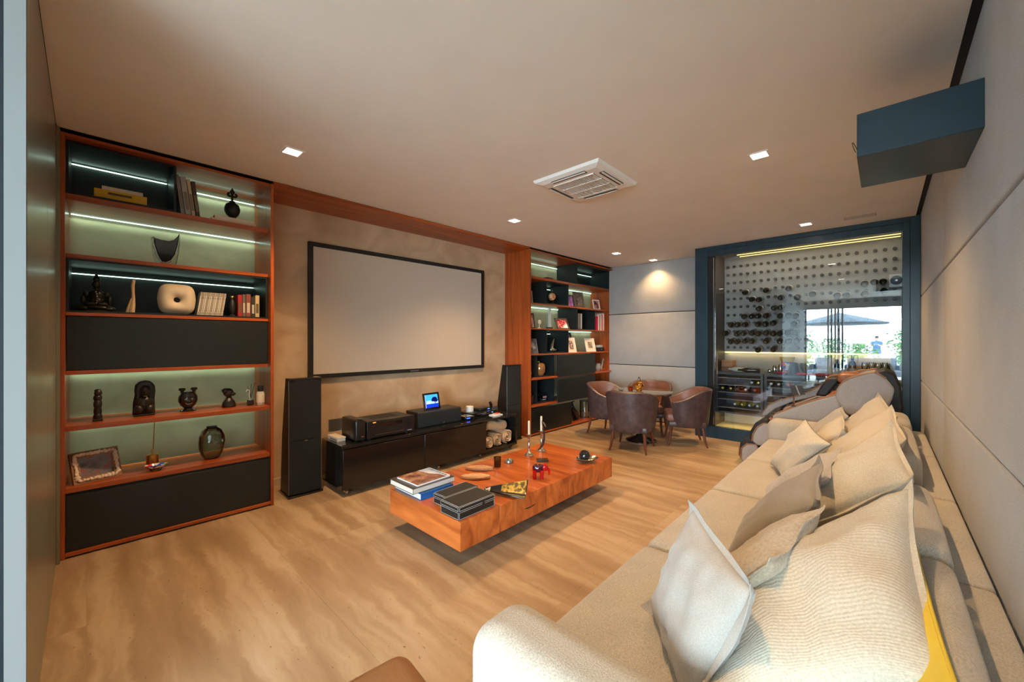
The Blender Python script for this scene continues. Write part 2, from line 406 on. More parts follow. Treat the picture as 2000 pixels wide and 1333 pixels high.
# ---- left bookcase
lb = thing('bookcase', 'red-brown wood bookcase with black niches at the left of the screen', 'bookcase', wall=True)
obj('side_panel', B(-.118, -.098, 3.95, 4.48, .0, HC-.03), M_WOODV, lb, bevel=.0015)
obj('side_panel', B(1.104, 1.128, 3.95, 4.48, .0, HC-.03), M_WOODV, lb, bevel=.0015)
M_BPAN = mat('stucco panel with led tint', (.25, .225, .145), .75, 0, (.35, .31, .205), 2.6, (1,1,1.2), .06, 14, 8, .3, .72, 'World', dist=1.2)  # stucco whose olive LED light and darker tone are put into the colour
obj('back_panel', B(-.098, 1.104, 4.4755, 4.4795, .04, HC-.05), M_BPAN, lb)  # added sheet over the stucco, carries the LED tint
obj('filler_strip', B(-.140, -.118, 3.96, 4.47, 0, HC-.01), M_BLACK, lb)
obj('top_panel', B(-.098, 1.104, 3.955, 4.48, HC-.05, HC-.03), M_WOOD, lb)
yf = [4.02, 4.03, 4.03, 4.03, 3.98, 3.98, 3.955]
for z0, z1, y in zip(SH, ST, yf):
    obj('shelf', B(-.098, 1.104, y, 4.43 if z0 > .1 else 4.47, z0, z1), M_WOOD, lb, bevel=.002)
obj('plinth', B(-.118, 1.12, 3.975, 4.47, 0, .013), M_BLACK, lb)
d = obj('drop_front', B(-.094, 1.100, 4.035, 4.055, ST[3]+.004, SH[2]-.005), M_BLACKLAM, lb, bevel=.0015)
d = obj('drop_front', B(-.094, 1.100, 3.972, 3.992, ST[6]+.002, SH[5]-.018), M_BLACKLAM, lb, bevel=.0015)
obj('finger_rail', B(-.094, 1.100, 3.99, 4.02, SH[5]-.018, SH[5]-.002), M_BLACK, lb)
cubby(lb, -.098, .475, ST[0], HC-.055, 4.02)
cubby(lb, -.098, 1.100, ST[2]+.0, SH[1]-.0, 4.035)
led(lb, -.085, .455, HC-.08, 4.445, 1.2)
led(lb, .49, 1.095, HC-.10, 4.455, 10)
led(lb, -.09, 1.10, SH[0]-.0, 4.455, 10)
led(lb, -.085, 1.085, SH[1]-.055, 4.45, 1.2)
led(lb, -.09, 1.10, SH[3]-.0, 4.455, 7.5)
led(lb, -.09, 1.10, SH[4]-.0, 4.455, 7.5)

# ---- right bookcase
rb = thing('bookcase', 'red-brown wood bookcase with staggered black boxes right of the screen', 'bookcase', wall=True)
obj('side_panel', B(4.528, 4.556, 3.95, 4.48, 0, HC-.03), M_WOODV, rb, bevel=.0015)
obj('side_panel', B(6.975, 7.003, 3.95, 4.48, 0, HC-.03), M_WOODV, rb, bevel=.0015)
obj('top_panel', B(4.556, 6.975, 3.955, 4.48, HC-.05, HC-.03), M_WOOD, rb)
obj('back_panel', B(4.556, 6.975, 4.4755, 4.4795, .04, HC-.05), M_BPAN, rb)  # added sheet, LED light coloured in as on the left
yr = [4.03, 4.05, 4.05, 4.03, 3.98, 3.98, 3.955]
for z0, z1, y in zip(SH, ST, yr):
    obj('shelf', B(4.556, 6.975, y, 4.43 if z0 > .1 else 4.47, z0+.006, z1), M_WOOD, rb, bevel=.002)
obj('plinth', B(4.535, 7.0, 3.975, 4.47, 0, .013), M_BLACK, rb)
cubby(rb, 5.86, 6.965, ST[0], HC-.055, 4.03)
cubby(rb, 5.04, 5.64, ST[1], SH[0]+.004, 4.05)
cubby(rb, 5.89, 6.47, ST[2], SH[1]+.004, 4.05)
cubby(rb, 5.04, 5.64, ST[3], SH[2]+.004, 4.05)
cubby(rb, 4.80, 5.24, ST[4], SH[3]+.004, 4.05)
cubby(rb, 4.80, 5.24, ST[5], SH[4]+.004, 4.05)
obj('drop_front', B(5.24, 6.36, 3.972, 3.992, ST[4]-.02, SH[3]-.004), M_BLACKLAM, rb, bevel=.0015)
obj('drop_front', B(5.24, 6.36, 3.972, 3.992, ST[5]-.02, SH[4]-.022), M_BLACKLAM, rb, bevel=.0015)
obj('drop_front', B(4.558, 5.62, 3.972, 3.992, ST[6]+.004, SH[5]-.016), mat('black lacquer door', (.010,.011,.010), .22), rb, bevel=.0015)
led(rb, 4.57, 5.84, HC-.10, e=7)
led(rb, 5.88, 6.94, HC-.12, 4.44, 1.2)
led(rb, 5.66, 6.96, SH[0], e=7)
led(rb, 5.06, 5.62, SH[0]-.05, 4.44, .8)
led(rb, 4.57, 5.87, SH[1], e=7)
led(rb, 6.49, 6.96, SH[1], e=4)
led(rb, 5.66, 6.96, SH[2], e=7)
led(rb, 5.06, 5.62, SH[2]-.05, 4.44, .8)
led(rb, 4.57, 4.79, SH[3], e=8)
led(rb, 4.57, 4.79, SH[4], e=6)
led(rb, 5.66, 6.96, SH[5]-.01, e=2.5)

# ------------------------------------------------------------------ projection screen
sc = thing('projection_screen', 'large fixed grey projection screen in a thin black frame', 'screen', (1.583, 4.45, 1.047), wall=True)
SW, SHH, fb = 2.462, 1.451, .045
obj('screen_surface', B(fb-.01, SW-fb+.01, .0, .012, fb-.01, SHH-fb+.01), mat('matte screen', (.54, .455, .36), .85), sc)
for (x0,x1,z0,z1) in ((0,SW,0,fb),(0,SW,SHH-fb,SHH),(0,fb,fb,SHH-fb),(SW-fb,SW,fb,SHH-fb)):
    obj('frame_bar', B(x0,x1,-.016,.028,z0,z1), M_BLACK, sc, bevel=.002)
lg = obj('maker_badge', B(SW/2-.02, SW/2+.10, -.018, -.0155, .014, .026), mat('badge grey', (.16,.16,.15), .5), sc)

# ------------------------------------------------------------------ tower speakers
def tower(x, label):
    t = thing('tower_speaker', label, 'speaker', (x, 4.0, 0), 0, 'pair of black tower speakers', wall=True)
    w, H = .285, 1.10
    obj('cabinet', prism([(.012, .02), (.245, .02), (.20, .55), (.10, H), (.012, H)], 0, w), mat('black ash cabinet', (.006,.007,.006), .35), t, bevel=.004)
    pts = [(0, .004)] + [(w*i/8, -.018*math.sin(PI*i/8)) for i in range(9)] + [(w, .012), (0, .012)]
    obj('lower_grille', prism(pts[1:], .03, .522, 'z'), M_BLACKFAB, t)
    obj('upper_grille', prism(pts[1:], .526, 1.085, 'z'), M_BLACKFAB, t)
    obj('base_plate', B(-.012, w+.012, -.02, .26, 0, .02), M_GLOSSBLK, t, bevel=.004)
    obj('top_cap', B(0, w, -.016, .10, 1.085, 1.103), M_GLOSSBLK, t, bevel=.006)
    obj('maker_badge', B(w/2-.012, w/2+.014, -.0215, -.0185, .512, .520), M_SILVER, t)
    obj('edge_strip', B(-.003, .002, -.004, .004, .03, 1.08), mat('dark satin strip', (.10,.10,.10), .3), t)
    obj('terminal_plate', B(-.003, .003, .03, .075, .04, .20), mat('dark grey plate', (.05,.05,.05), .5), t)
    return t
tower(1.262, 'black tower speaker beside the large left bookcase')
tower(4.095, 'black tower speaker against the wood side of the far bookcase')

# ------------------------------------------------------------------ low media console
con = thing('media_console', 'long low black lacquered media console with an open cubby', 'console', (1.612, 3.675, 0), wall=True)
CL_, CD, c0, c1 = 2.35, .485, .06, .47
obj('top_board', B(0, CL_, 0, CD, c1-.028, c1), mat('black glass top', (.012,.012,.011), .08, coat=.5), con, bevel=.002)
obj('end_panel', B(0, .025, .004, CD, c0, c1-.028), M_GLOSSBLK, con)
obj('end_panel', B(CL_-.025, CL_, .004, CD, c0, c1-.028), M_GLOSSBLK, con)
obj('divider', B(1.76, 1.785, .004, CD, c0, c1-.028), M_GLOSSBLK, con)
obj('bottom_board', B(.025, CL_-.025, .004, CD, c0, c0+.028), M_GLOSSBLK, con)
obj('back_panel', B(.025, CL_-.025, CD-.015, CD, c0+.028, c1-.028), M_BLACK, con)
M_CONDOOR = mat('black lacquer with floor tint', (.012, .0085, .006), .2, 0, coat=.3)  # black lacquer, brown reflection of the floor put into its colour
for x0, x1 in ((.004, .88), (.884, 1.772)): obj('door', B(x0, x1, -.016, .002, c0+.006, c1-.034), M_CONDOOR, con, bevel=.002)
for x in (.06, 1.1, 1.72, 2.28):
    for y in (.06, CD-.06):
        w = obj('caster', tube([(x-.014, y, .026), (x+.014, y, .026)], .026, 14), M_CHROME, con)
        obj('caster_fork', B(x-.02, x+.02, y-.014, y+.014, .046, .062), M_CHROME, w)
# ================================================================== sofa
M_SOFA = fabric('oatmeal sofa weave', (.33,.30,.245), (.54,.49,.405), 900)
M_SOFAD = fabric('oatmeal base weave', (.30,.265,.21), (.46,.41,.335), 900)
so = thing('sofa', 'long oatmeal fabric sofa with four seats along the padded wall', 'sofa', (0, 0, 0))
obj('base_frame', soft(.80, 5.12, -.26, .83, .05, .27, .03, k=2, m=2), M_SOFAD, so)
for i, (x0, x1) in enumerate(((.985, 1.925), (1.93, 2.955), (2.96, 3.90), (3.905, 4.87))):
    obj('seat_cushion', soft(x0, x1, -.16, .885, .265, .437, .05, .022, 4, 8), M_SOFA, so)
def arm(x0, x1, zt):
    return soft(x0, x1, -.26, .90, .05, zt, .085, 0, 6, 6)
obj('armrest', arm(.745, .99, .625), M_SOFA, so)
obj('armrest', arm(4.87, 5.13, .625), M_SOFA, so)
for x0, x1 in ((.76, 2.105), (2.11, 3.135), (3.14, 4.245), (4.25, 5.33)):
    obj('back_ledge', soft(x0, x1, -.285, -.165, .10, .60, .022, .004, 3, 4), M_SOFA, so)
for x0, x1, dz in ((1.90, 2.74, .0), (3.32, 4.45, .01), (4.47, 5.1, .03)):
    o = obj('back_cushion', soft(x0, x1, -.17, .02, .42, .765+dz, .06, .012, 5, 6, .01), M_SOFA, so)
obj('back_cushion', soft(.95, 1.895, -.17, -.065, .42, .745, .045, .010, 5, 6, .006), M_SOFA, so)
for x in (.86, 2.4, 3.6, 5.0):
    for y in (-.18, .76): obj('foot', B(x-.03, x+.03, y-.03, y+.03, 0, .05), M_BLACK, so)

# ------------------------------------------------------------------ scatter cushions
def cushion(name, label, A, Bc, Cc, D, th, m, m2=None, flange=.0, pinch=.07, seed=0, wr=.006, piping=None, N=22, fold=0):
    """A near-top, B far-top, C near-bottom, D far-bottom corners; stuffed between two faces"""
    A, Bc, Cc, D = [Vector(p) for p in (A, Bc, Cc, D)]
    ctr = (A+Bc+Cc+D)/4; root_z = min(A.z, Bc.z, Cc.z, D.z)
    t = thing(name, label, 'cushion', (ctr.x, ctr.y, root_z))
    off = Vector((ctr.x, ctr.y, root_z))
    nrm = ((Bc-A).cross(Cc-A)).normalized()
    if nrm.y < 0: nrm = -nrm
    def pos(u, v):      # -1..1
        a, b = (u+1)/2, (v+1)/2
        return A*(1-a)*(1-b) + Bc*a*(1-b) + Cc*(1-a)*b + D*a*b
    def edge(u, v):
        return u*(1-pinch*(1-v*v)), v*(1-pinch*(1-u*u))
    bm = bmn(); uvl = bm.loops.layers.uv.new('UVMap'); grid = [{}, {}]
    for s in (0, 1):
        for i in range(N+1):
            for j in range(N+1):
                u = math.sin(PI/2*(2*i/N-1)); v = math.sin(PI/2*(2*j/N-1))
                if s and (i in (0, N) or j in (0, N)): grid[1][i, j] = grid[0][i, j]; continue
                e = pos(*edge(u, v)) - off
                prof = max(0, (1-u*u)*(1-v*v))**.42
                w = noise.noise(Vector((u*2.1+seed*3.3, v*2.1, seed*1.7)))*.35 + 1
                fine = noise.noise(Vector((u*5+seed, v*5, s*9.+seed)))*wr + noise.noise(Vector((u*11+seed, v*11, s*5.)))*wr*.5
                # creases radiating from the edges
                cre = math.sin((math.atan2(v, u)*9)+seed)*wr*.8*(abs(u)**3+abs(v)**3)*(1-max(abs(u), abs(v))**6)
                h = th/2*prof*w + (fine+cre)*min(1, prof*2)
                sag = Vector((0, 0, -.012*prof))
                grid[s][i, j] = bm.verts.new(e + nrm*(h if s == 0 else -h) + sag)
    for s in (0, 1):
        for i in range(N):
            for j in range(N):
                q = [grid[s][i, j], grid[s][i+1, j], grid[s][i+1, j+1], grid[s][i, j+1]]
                f = bm.faces.new(q if s == 0 else list(reversed(q)))
                for l in f.loops:
                    for (ii, jj) in ((i, j), (i+1, j), (i+1, j+1), (i, j+1)):
                        if l.vert is grid[s][ii, jj]: l[uvl].uv = (ii/N, jj/N); break
    bmesh.ops.recalc_face_normals(bm, faces=bm.faces)
    o = obj('cover', bm, m, t, ang=180)
    # border: flange or piping following the seam
    ring = []
    M_ = 18
    for k in range(4*M_):
        q, f = divmod(k, M_); a = 2*f/M_-1
        u, v = ((a, -1), (1, a), (-a, 1), (-1, -a))[q]
        ring.append((u, v))
    if flange:
        bm = bmn(); I, O, I2, O2 = [], [], [], []
        for k, (u, v) in enumerate(ring):
            eu, ev = edge(u, v); p0 = pos(eu*.985, ev*.985) - off
            cor = (abs(u)*abs(v))**6
            p1 = pos(eu*(1+flange), ev*(1+flange)) - off
            p1 += nrm*(math.sin(k*.55+seed)*.007 + fold*cor) + Vector((0, 0, math.cos(k*.4+seed)*.003))
            I.append(bm.verts.new(p0+nrm*.003)); O.append(bm.verts.new(p1+nrm*.002)); I2.append(bm.verts.new(p0-nrm*.003)); O2.append(bm.verts.new(p1-nrm*.002))
        n = len(ring)
        for k in range(n):
            q = (k+1) % n
            bm.faces.new((I[k], I[q], O[q], O[k])); bm.faces.new((O[k], O[q], O2[q], O2[k])); bm.faces.new((O2[k], O2[q], I2[q], I2[k])); bm.faces.new((I2[k], I2[q], I[q], I[k]))
        bmesh.ops.recalc_face_normals(bm, faces=bm.faces)
        obj('flange_border', bm, m2 or m, t, ang=60)
    else:
        pts = [pos(*edge(u, v)) - off for u, v in ring]; pts.append(pts[0])
        obj('piping', tube(pts, .004, 6), m2 or piping or m, t, ang=180)
    return t
F_RIB = fabric('ribbed cream linen', (.45,.40,.305), (.62,.565,.445), 700, rib=26)
F_CREAM = fabric('cream linen', (.44,.395,.31), (.60,.545,.44), 800)
F_WHITE = fabric('off white cotton', (.34,.305,.26), (.43,.395,.345), 1200)
F_TAUPE = fabric('taupe cotton', (.23,.185,.13), (.32,.265,.19), 1200)
F_GREY = fabric('light grey beige chenille', (.36,.335,.305), (.49,.465,.43), 500)
F_BEIGE = fabric('beige chenille', (.38,.315,.22), (.54,.465,.35), 420)
F_YEL = mat('yellow satin', (.66, .46, .03), .6, 0, (.72,.52,.05), 10, bump=.05, bscale=500)
F_DPIPE = mat('grey piping', (.20,.18,.15), .8)
cushion('cushion', 'huge cream ribbed flanged cushion at the near end of the sofa back', (1.19,-.095,.75), (1.99,-.07,.925), (1.00,.37,.475), (1.88,.37,.50), .27, F_RIB, None, .06, .09, 1, .008, fold=.02)
cushion('cushion', 'large ribbed cushion with folded flange behind the nearest huge cushion', (2.45,-.10,.84), (3.10,-.04,.97), (2.38,.36,.47), (3.05,.36,.49), .20, F_RIB, None, .06, .06, 2, .010, fold=.03)
cushion('cushion', 'large cream cushion between the ribbed one and the far cushions', (3.28,-.10,.86), (4.0,-.05,.96), (3.3,.36,.47), (4.0,.36,.48), .20, F_CREAM, None, .04, .05, 3, .010, fold=.015)
cushion('cushion', 'large cream flanged cushion at the far end of the sofa back', (4.16,-.08,.87), (4.80,.02,.96), (4.15,.36,.47), (4.8,.36,.48), .19, F_CREAM, None, .04, .04, 4, .009, fold=.02)
cushion('cushion', 'round-topped grey-beige cushion against the far sofa arm', (4.48,.22,.80), (4.84,.28,.83), (4.45,.50,.46), (4.84,.56,.47), .15, F_GREY, None, 0, .05, 5, .005)
cushion('cushion', 'bright yellow cushion tucked behind the nearest huge cushion', (1.10,-.105,.79), (1.74,-.075,.815), (1.05,.06,.46), (1.75,.07,.47), .07, F_YEL, None, 0, .05, 6, .004)
cushion('cushion', 'off-white cushion with a wide flange standing at the near sofa arm', (1.155,.235,.815), (1.52,.505,.83), (1.10,.37,.462), (1.43,.62,.462), .15, F_WHITE, None, .10, .06, 7, .010, fold=.03)
cushion('cushion', 'beige chenille cushion leaning on the nearest huge cushion', (1.37,.235,.80), (1.86,.165,.83), (1.40,.50,.47), (1.84,.48,.47), .15, F_BEIGE, None, .05, .06, 8, .006, fold=.008)
cushion('cushion', 'plain taupe brown cushion with a drooping corner', (2.0,.19,.79), (2.46,.22,.85), (1.97,.52,.465), (2.43,.52,.465), .15, F_TAUPE, None, .07, .07, 9, .006, fold=.03)
cushion('cushion', 'pale grey chenille cushion behind the taupe one', (2.52,.20,.77), (3.02,.18,.81), (2.66,.52,.465), (3.12,.54,.465), .15, F_GREY, None, .04, .07, 10, .006)
cushion('cushion', 'cream cushion with dark piping and a pointed top corner', (3.38,.25,.76), (3.74,.43,.85), (3.38,.52,.465), (3.74,.66,.465), .15, F_CREAM, F_DPIPE, 0, .09, 11, .010)
cushion('cushion', 'small cream cushion just in front of the grey-beige round one', (3.82,.20,.77), (4.34,.24,.83), (3.92,.50,.465), (4.38,.52,.465), .14, F_CREAM, None, .05, .08, 12, .008, fold=.04)

# ------------------------------------------------------------------ leather ottoman at the bottom of the picture
ot = thing('ottoman', 'tan leather ottoman corner at the bottom edge beside the sofa', 'ottoman', (.66, 1.10, 0), math.radians(-6))
M_TAN = mat('tan leather', (.24,.115,.048), .45, 0, (.30,.15,.065), 9, bump=.08, bscale=120)
obj('seat_pad', soft(-.50, .085, -.50, .125, .24, .40, .06, .02, 5, 6), M_TAN, ot)
obj('base', soft(-.49, .075, -.49, .115, .03, .25, .03, 0, 3, 3), M_TAN, ot)
for x in (-.44, .03):
    for y in (-.44, .06): obj('foot', B(x-.02, x+.02, y-.02, y+.02, 0, .04), M_BLACK, ot)

# ================================================================== coffee table of thick planks
ct = thing('coffee_table', 'low orange-brown plank coffee table on a recessed base', 'coffee table', (1.60, 1.94, 0))
CZ0, CZ1 = .12, .305
M_CT = mat('orange brown plank', (.29, .055, .010), .30, 0, (.60, .165, .034), 2.6, (5, .5, 2.6), .04, 14, 8, .32, .7, 'Object', .25, dist=.9, rnd=True)
xb = [0, .355, .53, .88, 1.065, 1.26, 1.60, 1.915]
for a, b in zip(xb, xb[1:]):
    bm = B(a+.0018, b-.0018, 0, .845, CZ0, CZ1)
    obj('plank', bm, M_CT, ct, bevel=.002)
obj('recessed_base', B(.34, 1.58, .26, .60, 0, CZ0), M_BLACK, ct)
obj('finger_notch', prism([(.61, .205), (.64, .196), (.68, .194), (.72, .198), (.735, .207), (.72, .204), (.68, .201), (.64, .203)], -.0025, .004, 'y'), M_BLACK, ct)
obj('maker_disc', tube([(1.895, -.003, .15), (1.895, .002, .15)], .008, 12), M_SILVER, ct)
# ================================================================== dining corner
M_LEATHO = mat('dark aubergine brown leather', (.050,.030,.030), .36, 0, (.085,.052,.048), 14, bump=.06, bscale=160)
M_LEATHI = mat('tan brown inner leather', (.21,.088,.055), .42, 0, (.27,.115,.07), 12, bump=.05, bscale=160)
M_LEG = mat('turned walnut leg', (.105,.030,.014), .3, 0, (.15,.045,.02), 8)
def tub_chair():
    t = thing('tub_chair', 'x', 'chair', (0,0,0), 0, 'four leather tub chairs round the table')
    # plan: rounded horseshoe opening towards +x; back at -x
    n = 28; a0 = math.radians(48)
    def plan(th, r): return (-.02 + r*1.0*math.cos(th)*(1 if math.cos(th) < 0 else 1.02), r*1.03*math.sin(th))
    def top(th):
        k = (1-math.cos(th))/2          # 0 at front, 1 at back
        s = max(0., min(1., (k-.12)/.78)); s = s*s*(3-2*s)
        return .595 + .18*s
    def shell(r_top, r_bot, z_bot, inset):
        rows = []
        for i in range(n+1):
            th = a0 + (2*PI-2*a0)*i/n; zt = top(th) - inset
            rows.append([(*plan(th, r_bot*.93), z_bot), (*plan(th, r_bot), z_bot+.03)] + [(*plan(th, r_bot+(r_top-r_bot)*k/5), z_bot+.03+(zt-z_bot-.03)*k/5) for k in range(1, 6)])
        return rows
    def strip(rows, m, name, flip=False):
        bm = bmn(); V = [[bm.verts.new(p) for p in r] for r in rows]
        for a, b in zip(V, V[1:]):
            for k in range(len(a)-1): bm.faces.new((a[k], b[k], b[k+1], a[k+1]))
        bmesh.ops.recalc_face_normals(bm, faces=bm.faces); return obj(name, bm, m, t, ang=70)
    out = shell(.335, .285, .262, 0); inn = shell(.285, .235, .40, 0)
    strip(out, M_LEATHO, 'outer_shell'); strip(inn, M_LEATHI, 'inner_lining')
    # rim and front arm faces joining both skins
    bm = bmn(); R = []
    for o_, i_ in zip(out, inn):
        a, b = Vector(o_[-1]), Vector(i_[-1]); m = (a+b)/2 + Vector((0,0,.014))
        R.append([bm.verts.new(p) for p in (a, a*.75+b*.25+Vector((0,0,.011)), m, a*.25+b*.75+Vector((0,0,.011)), b)])
    for a, b in zip(R, R[1:]):
        for k in range(4): bm.faces.new((a[k], b[k], b[k+1], a[k+1]))
    obj('top_rim', bm, M_LEATHO, t, ang=70)
    for e in (0, -1):
        bm = bmn(); o_, i_ = out[e], inn[e]
        f = bm.faces.new([bm.verts.new(p) for p in o_] + [bm.verts.new(p) for p in reversed(i_)])
        obj('arm_face', bm, M_LEATHO, t)
    obj('seat_cushion', soft(-.22, .27, -.235, .235, .33, .45, .045, .02, 4, 5), M_LEATHI, t)
    obj('seat_rail', soft(-.24, .24, -.245, .245, .262, .34, .02, 0, 2, 2), M_LEATHO, t)
    for sx in (-1, 1):
        for sy in (-1, 1):
            x, y = sx*.20, sy*.20
            obj('leg', tube([(x, y, .27), (x+sx*.012, y+sy*.010, .16), (x+sx*.03, y+sy*.022, .06), (x+sx*.052, y+sy*.036, .0)], [.021, .019, .015, .012], 8), M_LEG, t)
    return t
TX, TY = 5.52, 2.58
ch = tub_chair()
spots = (((5.02, 2.47), 'brown leather tub chair with its back to the coffee table'), ((5.80, 2.06), 'brown leather tub chair nearest the wine cellar'),
         ((5.58, 3.13), 'brown leather tub chair in front of the far bookcase'), ((6.16, 2.74), 'brown leather tub chair against the grey padded wall, partly hidden by the table'))
for i, ((x, y), lab) in enumerate(spots):
    rz = math.atan2(TY-y, TX-x)
    if i == 0: ch.location = (x, y, 0); ch.rotation_euler = (0, 0, rz); ch['label'] = lab
    else: dup(ch, (x, y, 0), rz, lab)
dt = thing('dining_table', 'small round dark glass-topped pedestal table amid the tub chairs', 'table', (TX, TY, 0))
obj('pedestal', lathe([(.215,0),(.215,.012),(.18,.03),(.09,.055),(.05,.10),(.040,.25),(.036,.45),(.05,.60),(.10,.68),(.16,.695),(.16,.70)], 28), mat('black lacquered pedestal', (.012,.011,.011), .15, coat=.4), dt)
obj('table_top', lathe([(0,.70),(.42,.70),(.432,.705),(.432,.716),(.42,.722),(0,.722)], 48), mat('smoked mirror top', (.16,.145,.125), .07, .25, coat=.5), dt)
M_AMBER = mat('amber glass', (1.0,.45,.05), .04, 0, trans=1, ior=1.45)
dc = thing('decanter', 'amber glass decanter with clear stopper on the round table', 'decanter', (5.50, 2.60, .722))
obj('body', lathe([(0,0),(.038,0),(.040,.01),(.030,.03),(.055,.05),(.068,.08),(.060,.11),(.030,.125),(.016,.135),(.018,.15)], 18), M_AMBER, dc)
obj('stopper', lathe([(.013,.148),(.022,.165),(.018,.18),(.006,.20),(0,.205)], 12), M_CLEAR, dc)
for i, (dx, dy) in enumerate(((-.035,.105),(-.075,.095),(-.02,.14))):
    g = tag(obj('liqueur_glass', lathe([(0,0),(.022,0),(.024,.01),(.026,.055),(.024,.055),(.021,.012),(0,.010)], 14), M_AMBER, loc=(5.50+dx, 2.60+dy, .722)), ['front amber liqueur glass beside the decanter', 'leftmost amber liqueur glass beside the decanter', 'rear amber liqueur glass beside the decanter'][i], 'glass', 'amber liqueur glasses')
tag(obj('small_bowl', lathe([(0,0),(.02,0),(.035,.012),(.04,.025),(.037,.025),(.03,.012),(0,.006)], 14), M_CLEAR, loc=(5.33, 2.80, .722)), 'tiny clear glass bowl at the left edge of the round table', 'bowl')

# ================================================================== massage chair
M_MC = fabric('taupe grey leatherette', (.34,.31,.29), (.43,.395,.37), 600, rough=.6)
M_MCB = mat('black padded vinyl', (.012,.011,.012), .58, 0, (.024,.022,.022), 10, bump=.08, bscale=60)
M_COP = mat('copper brown piping', (.30,.15,.075), .45)
M_MCBR = mat('chestnut leather', (.23,.085,.038), .42, 0, (.28,.11,.05), 10, bump=.06, bscale=100)
mc = thing('massage_chair', 'taupe and black reclining massage chair behind the far sofa arm', 'massage chair', (0,0,0))
HEAD = [(.358,.90),(.335,.97),(.305,1.02),(.246,1.07),(.147,1.115),(.058,1.142),(-.023,1.079),(-.083,.984),(-.065,.89),(-.035,.80),(.06,.70),(.26,.70),(.32,.78),(.348,.845)]
ARM = [(.90,.61),(.88,.63),(.795,.675),(.638,.764),(.49,.835),(.352,.892),(.318,.78),(.30,.50),(.42,.30),(.88,.36),(.92,.52)]
def side(x0, x1):
    h = obj('head_wing', prism(HEAD, x0, x1), M_MC, mc, bevel=.022, seg=4)
    a = obj('arm_side', prism(ARM, x0, x1), M_MC, mc, bevel=.018, seg=4)
    for o, P in ((h, HEAD[:7]), (a, ARM[:6])):
        obj('piping', tube([(x0+.012, y, z+.002) for y, z in P], .004, 6), M_COP, o)
        obj('piping', tube([(x1-.012, y, z+.004) for y, z in P], .006, 6), M_COP, o)
        obj('top_trim', prism([(y, z-.004) for y, z in P] + [(y*1.0, z+.004) for y, z in reversed(P)], x0+.015, x1-.015), M_COP, o)
side(5.24, 5.37)
side(5.86, 5.99)
FB = [(1.144,.485),(1.125,.532),(1.067,.629),(.945,.708),(.747,.782),(.56,.904),(.52,.94),(.56,.80),(.818,.70),(1.0,.59),(1.08,.50)]
fb_ = obj('far_rail', prism(FB, 5.90, 6.0), M_MC, mc, bevel=.012)
obj('piping', tube([(5.90, y, z+.003) for y, z in FB[:7]], .006, 6), M_COP, fb_)
TB = [(.50,.985),(.446,1.035),(.30,1.075),(.202,1.105),(.165,1.118),(.065,1.11)]
obj('top_rail', tube([(5.93, y, z) for y, z in TB], .014, 8), M_COP, mc)
bk = prism([(.62,.60),(.50,.80),(.40,.90),(.22,1.00),(.06,1.085),(.02,1.05),(.10,.80),(.30,.56)], 5.37, 5.86)
obj('back_pad', bk, M_MCBR, mc, bevel=.03, seg=4)
obj('seat_pad', prism([(1.02,.50),(.96,.56),(.60,.66),(.55,.60),(.60,.40),(1.0,.38)], 5.37, 5.86), M_MCBR, mc, bevel=.03, seg=4)
obj('shoulder_pad', prism([(.56,.83),(.50,.96),(.446,1.03),(.37,1.045),(.345,1.01),(.386,.95),(.431,.88),(.455,.83)], 5.60, 5.86), M_MCB, mc, bevel=.03, seg=4)
obj('lumbar_pad', prism([(.95,.57),(.75,.69),(.55,.80),(.50,.72),(.70,.60),(.92,.50)], 5.38, 5.85), M_MCB, mc, bevel=.02, seg=3)
obj('head_pillow', soft(5.42, 5.82, .16, .36, 1.0, 1.10, .045, .02, 4, 4), M_MCBR, mc, rot=(0,0,0))
obj('rear_shell', prism([(.07,1.125),(-.011,1.165),(-.088,1.125),(-.126,1.009),(-.145,.80),(-.10,.45),(.10,.25),(.28,.30),(.28,.68),(.05,.70),(-.02,.80),(-.06,.95)], 5.36, 5.90), M_MCB, mc, bevel=.02, seg=3)
# foot pods: three ribs each
def pod(pts, bands, w0, w1):
    p = obj('leg_pod', prism(pts, w0, w1), M_MC, mc, bevel=.02, seg=4)
    for x in (w0-.0, w1-.02):
        pass
    b = obj('black_band', prism(bands, w0+.03, w1+.03), M_MCB, mc, bevel=.025, seg=4)
    obj('piping', tube([(w0+.004, y+.004, z+.006) for y, z in pts[:5]], .006, 6), M_COP, p)
    return p
P1 = [(1.107,.281),(1.098,.363),(1.054,.451),(.994,.50),(.94,.506),(.92,.38),(.98,.25),(1.054,.245)]
P2 = [(1.224,.06),(1.215,.18),(1.16,.241),(1.063,.25),(1.03,.15),(1.05,.03),(1.20,.02)]
def grow(P, k, dy, dz):
    cy = sum(p[0] for p in P)/len(P); cz = sum(p[1] for p in P)/len(P)
    return [(cy+(y-cy)*k+dy, cz+(z-cz)*k+dz) for y, z in P]
for x in (5.26, 5.60):
    pod(P1, grow(P1, 1.12, .028, .035), x, x+.16)
    pod(P2, grow(P2, 1.10, .02, .05), x, x+.16)
obj('leg_cushion', prism(grow(P1, .9, 0, .02), 5.42, 5.60), M_MCBR, mc, bevel=.02)
obj('foot_cushion', prism(grow(P2, .9, 0, .02), 5.42, 5.60), M_MCBR, mc, bevel=.02)
obj('base', B(5.34, 5.90, -.02, .95, 0, .30), M_BLACK, mc, bevel=.02)
obj('toe_glide', prism([(1.20,.0),(1.26,.09),(1.255,.20),(1.22,.22),(1.21,.05),(1.16,.0)], 5.30, 5.74), M_MCBR, mc, bevel=.006)
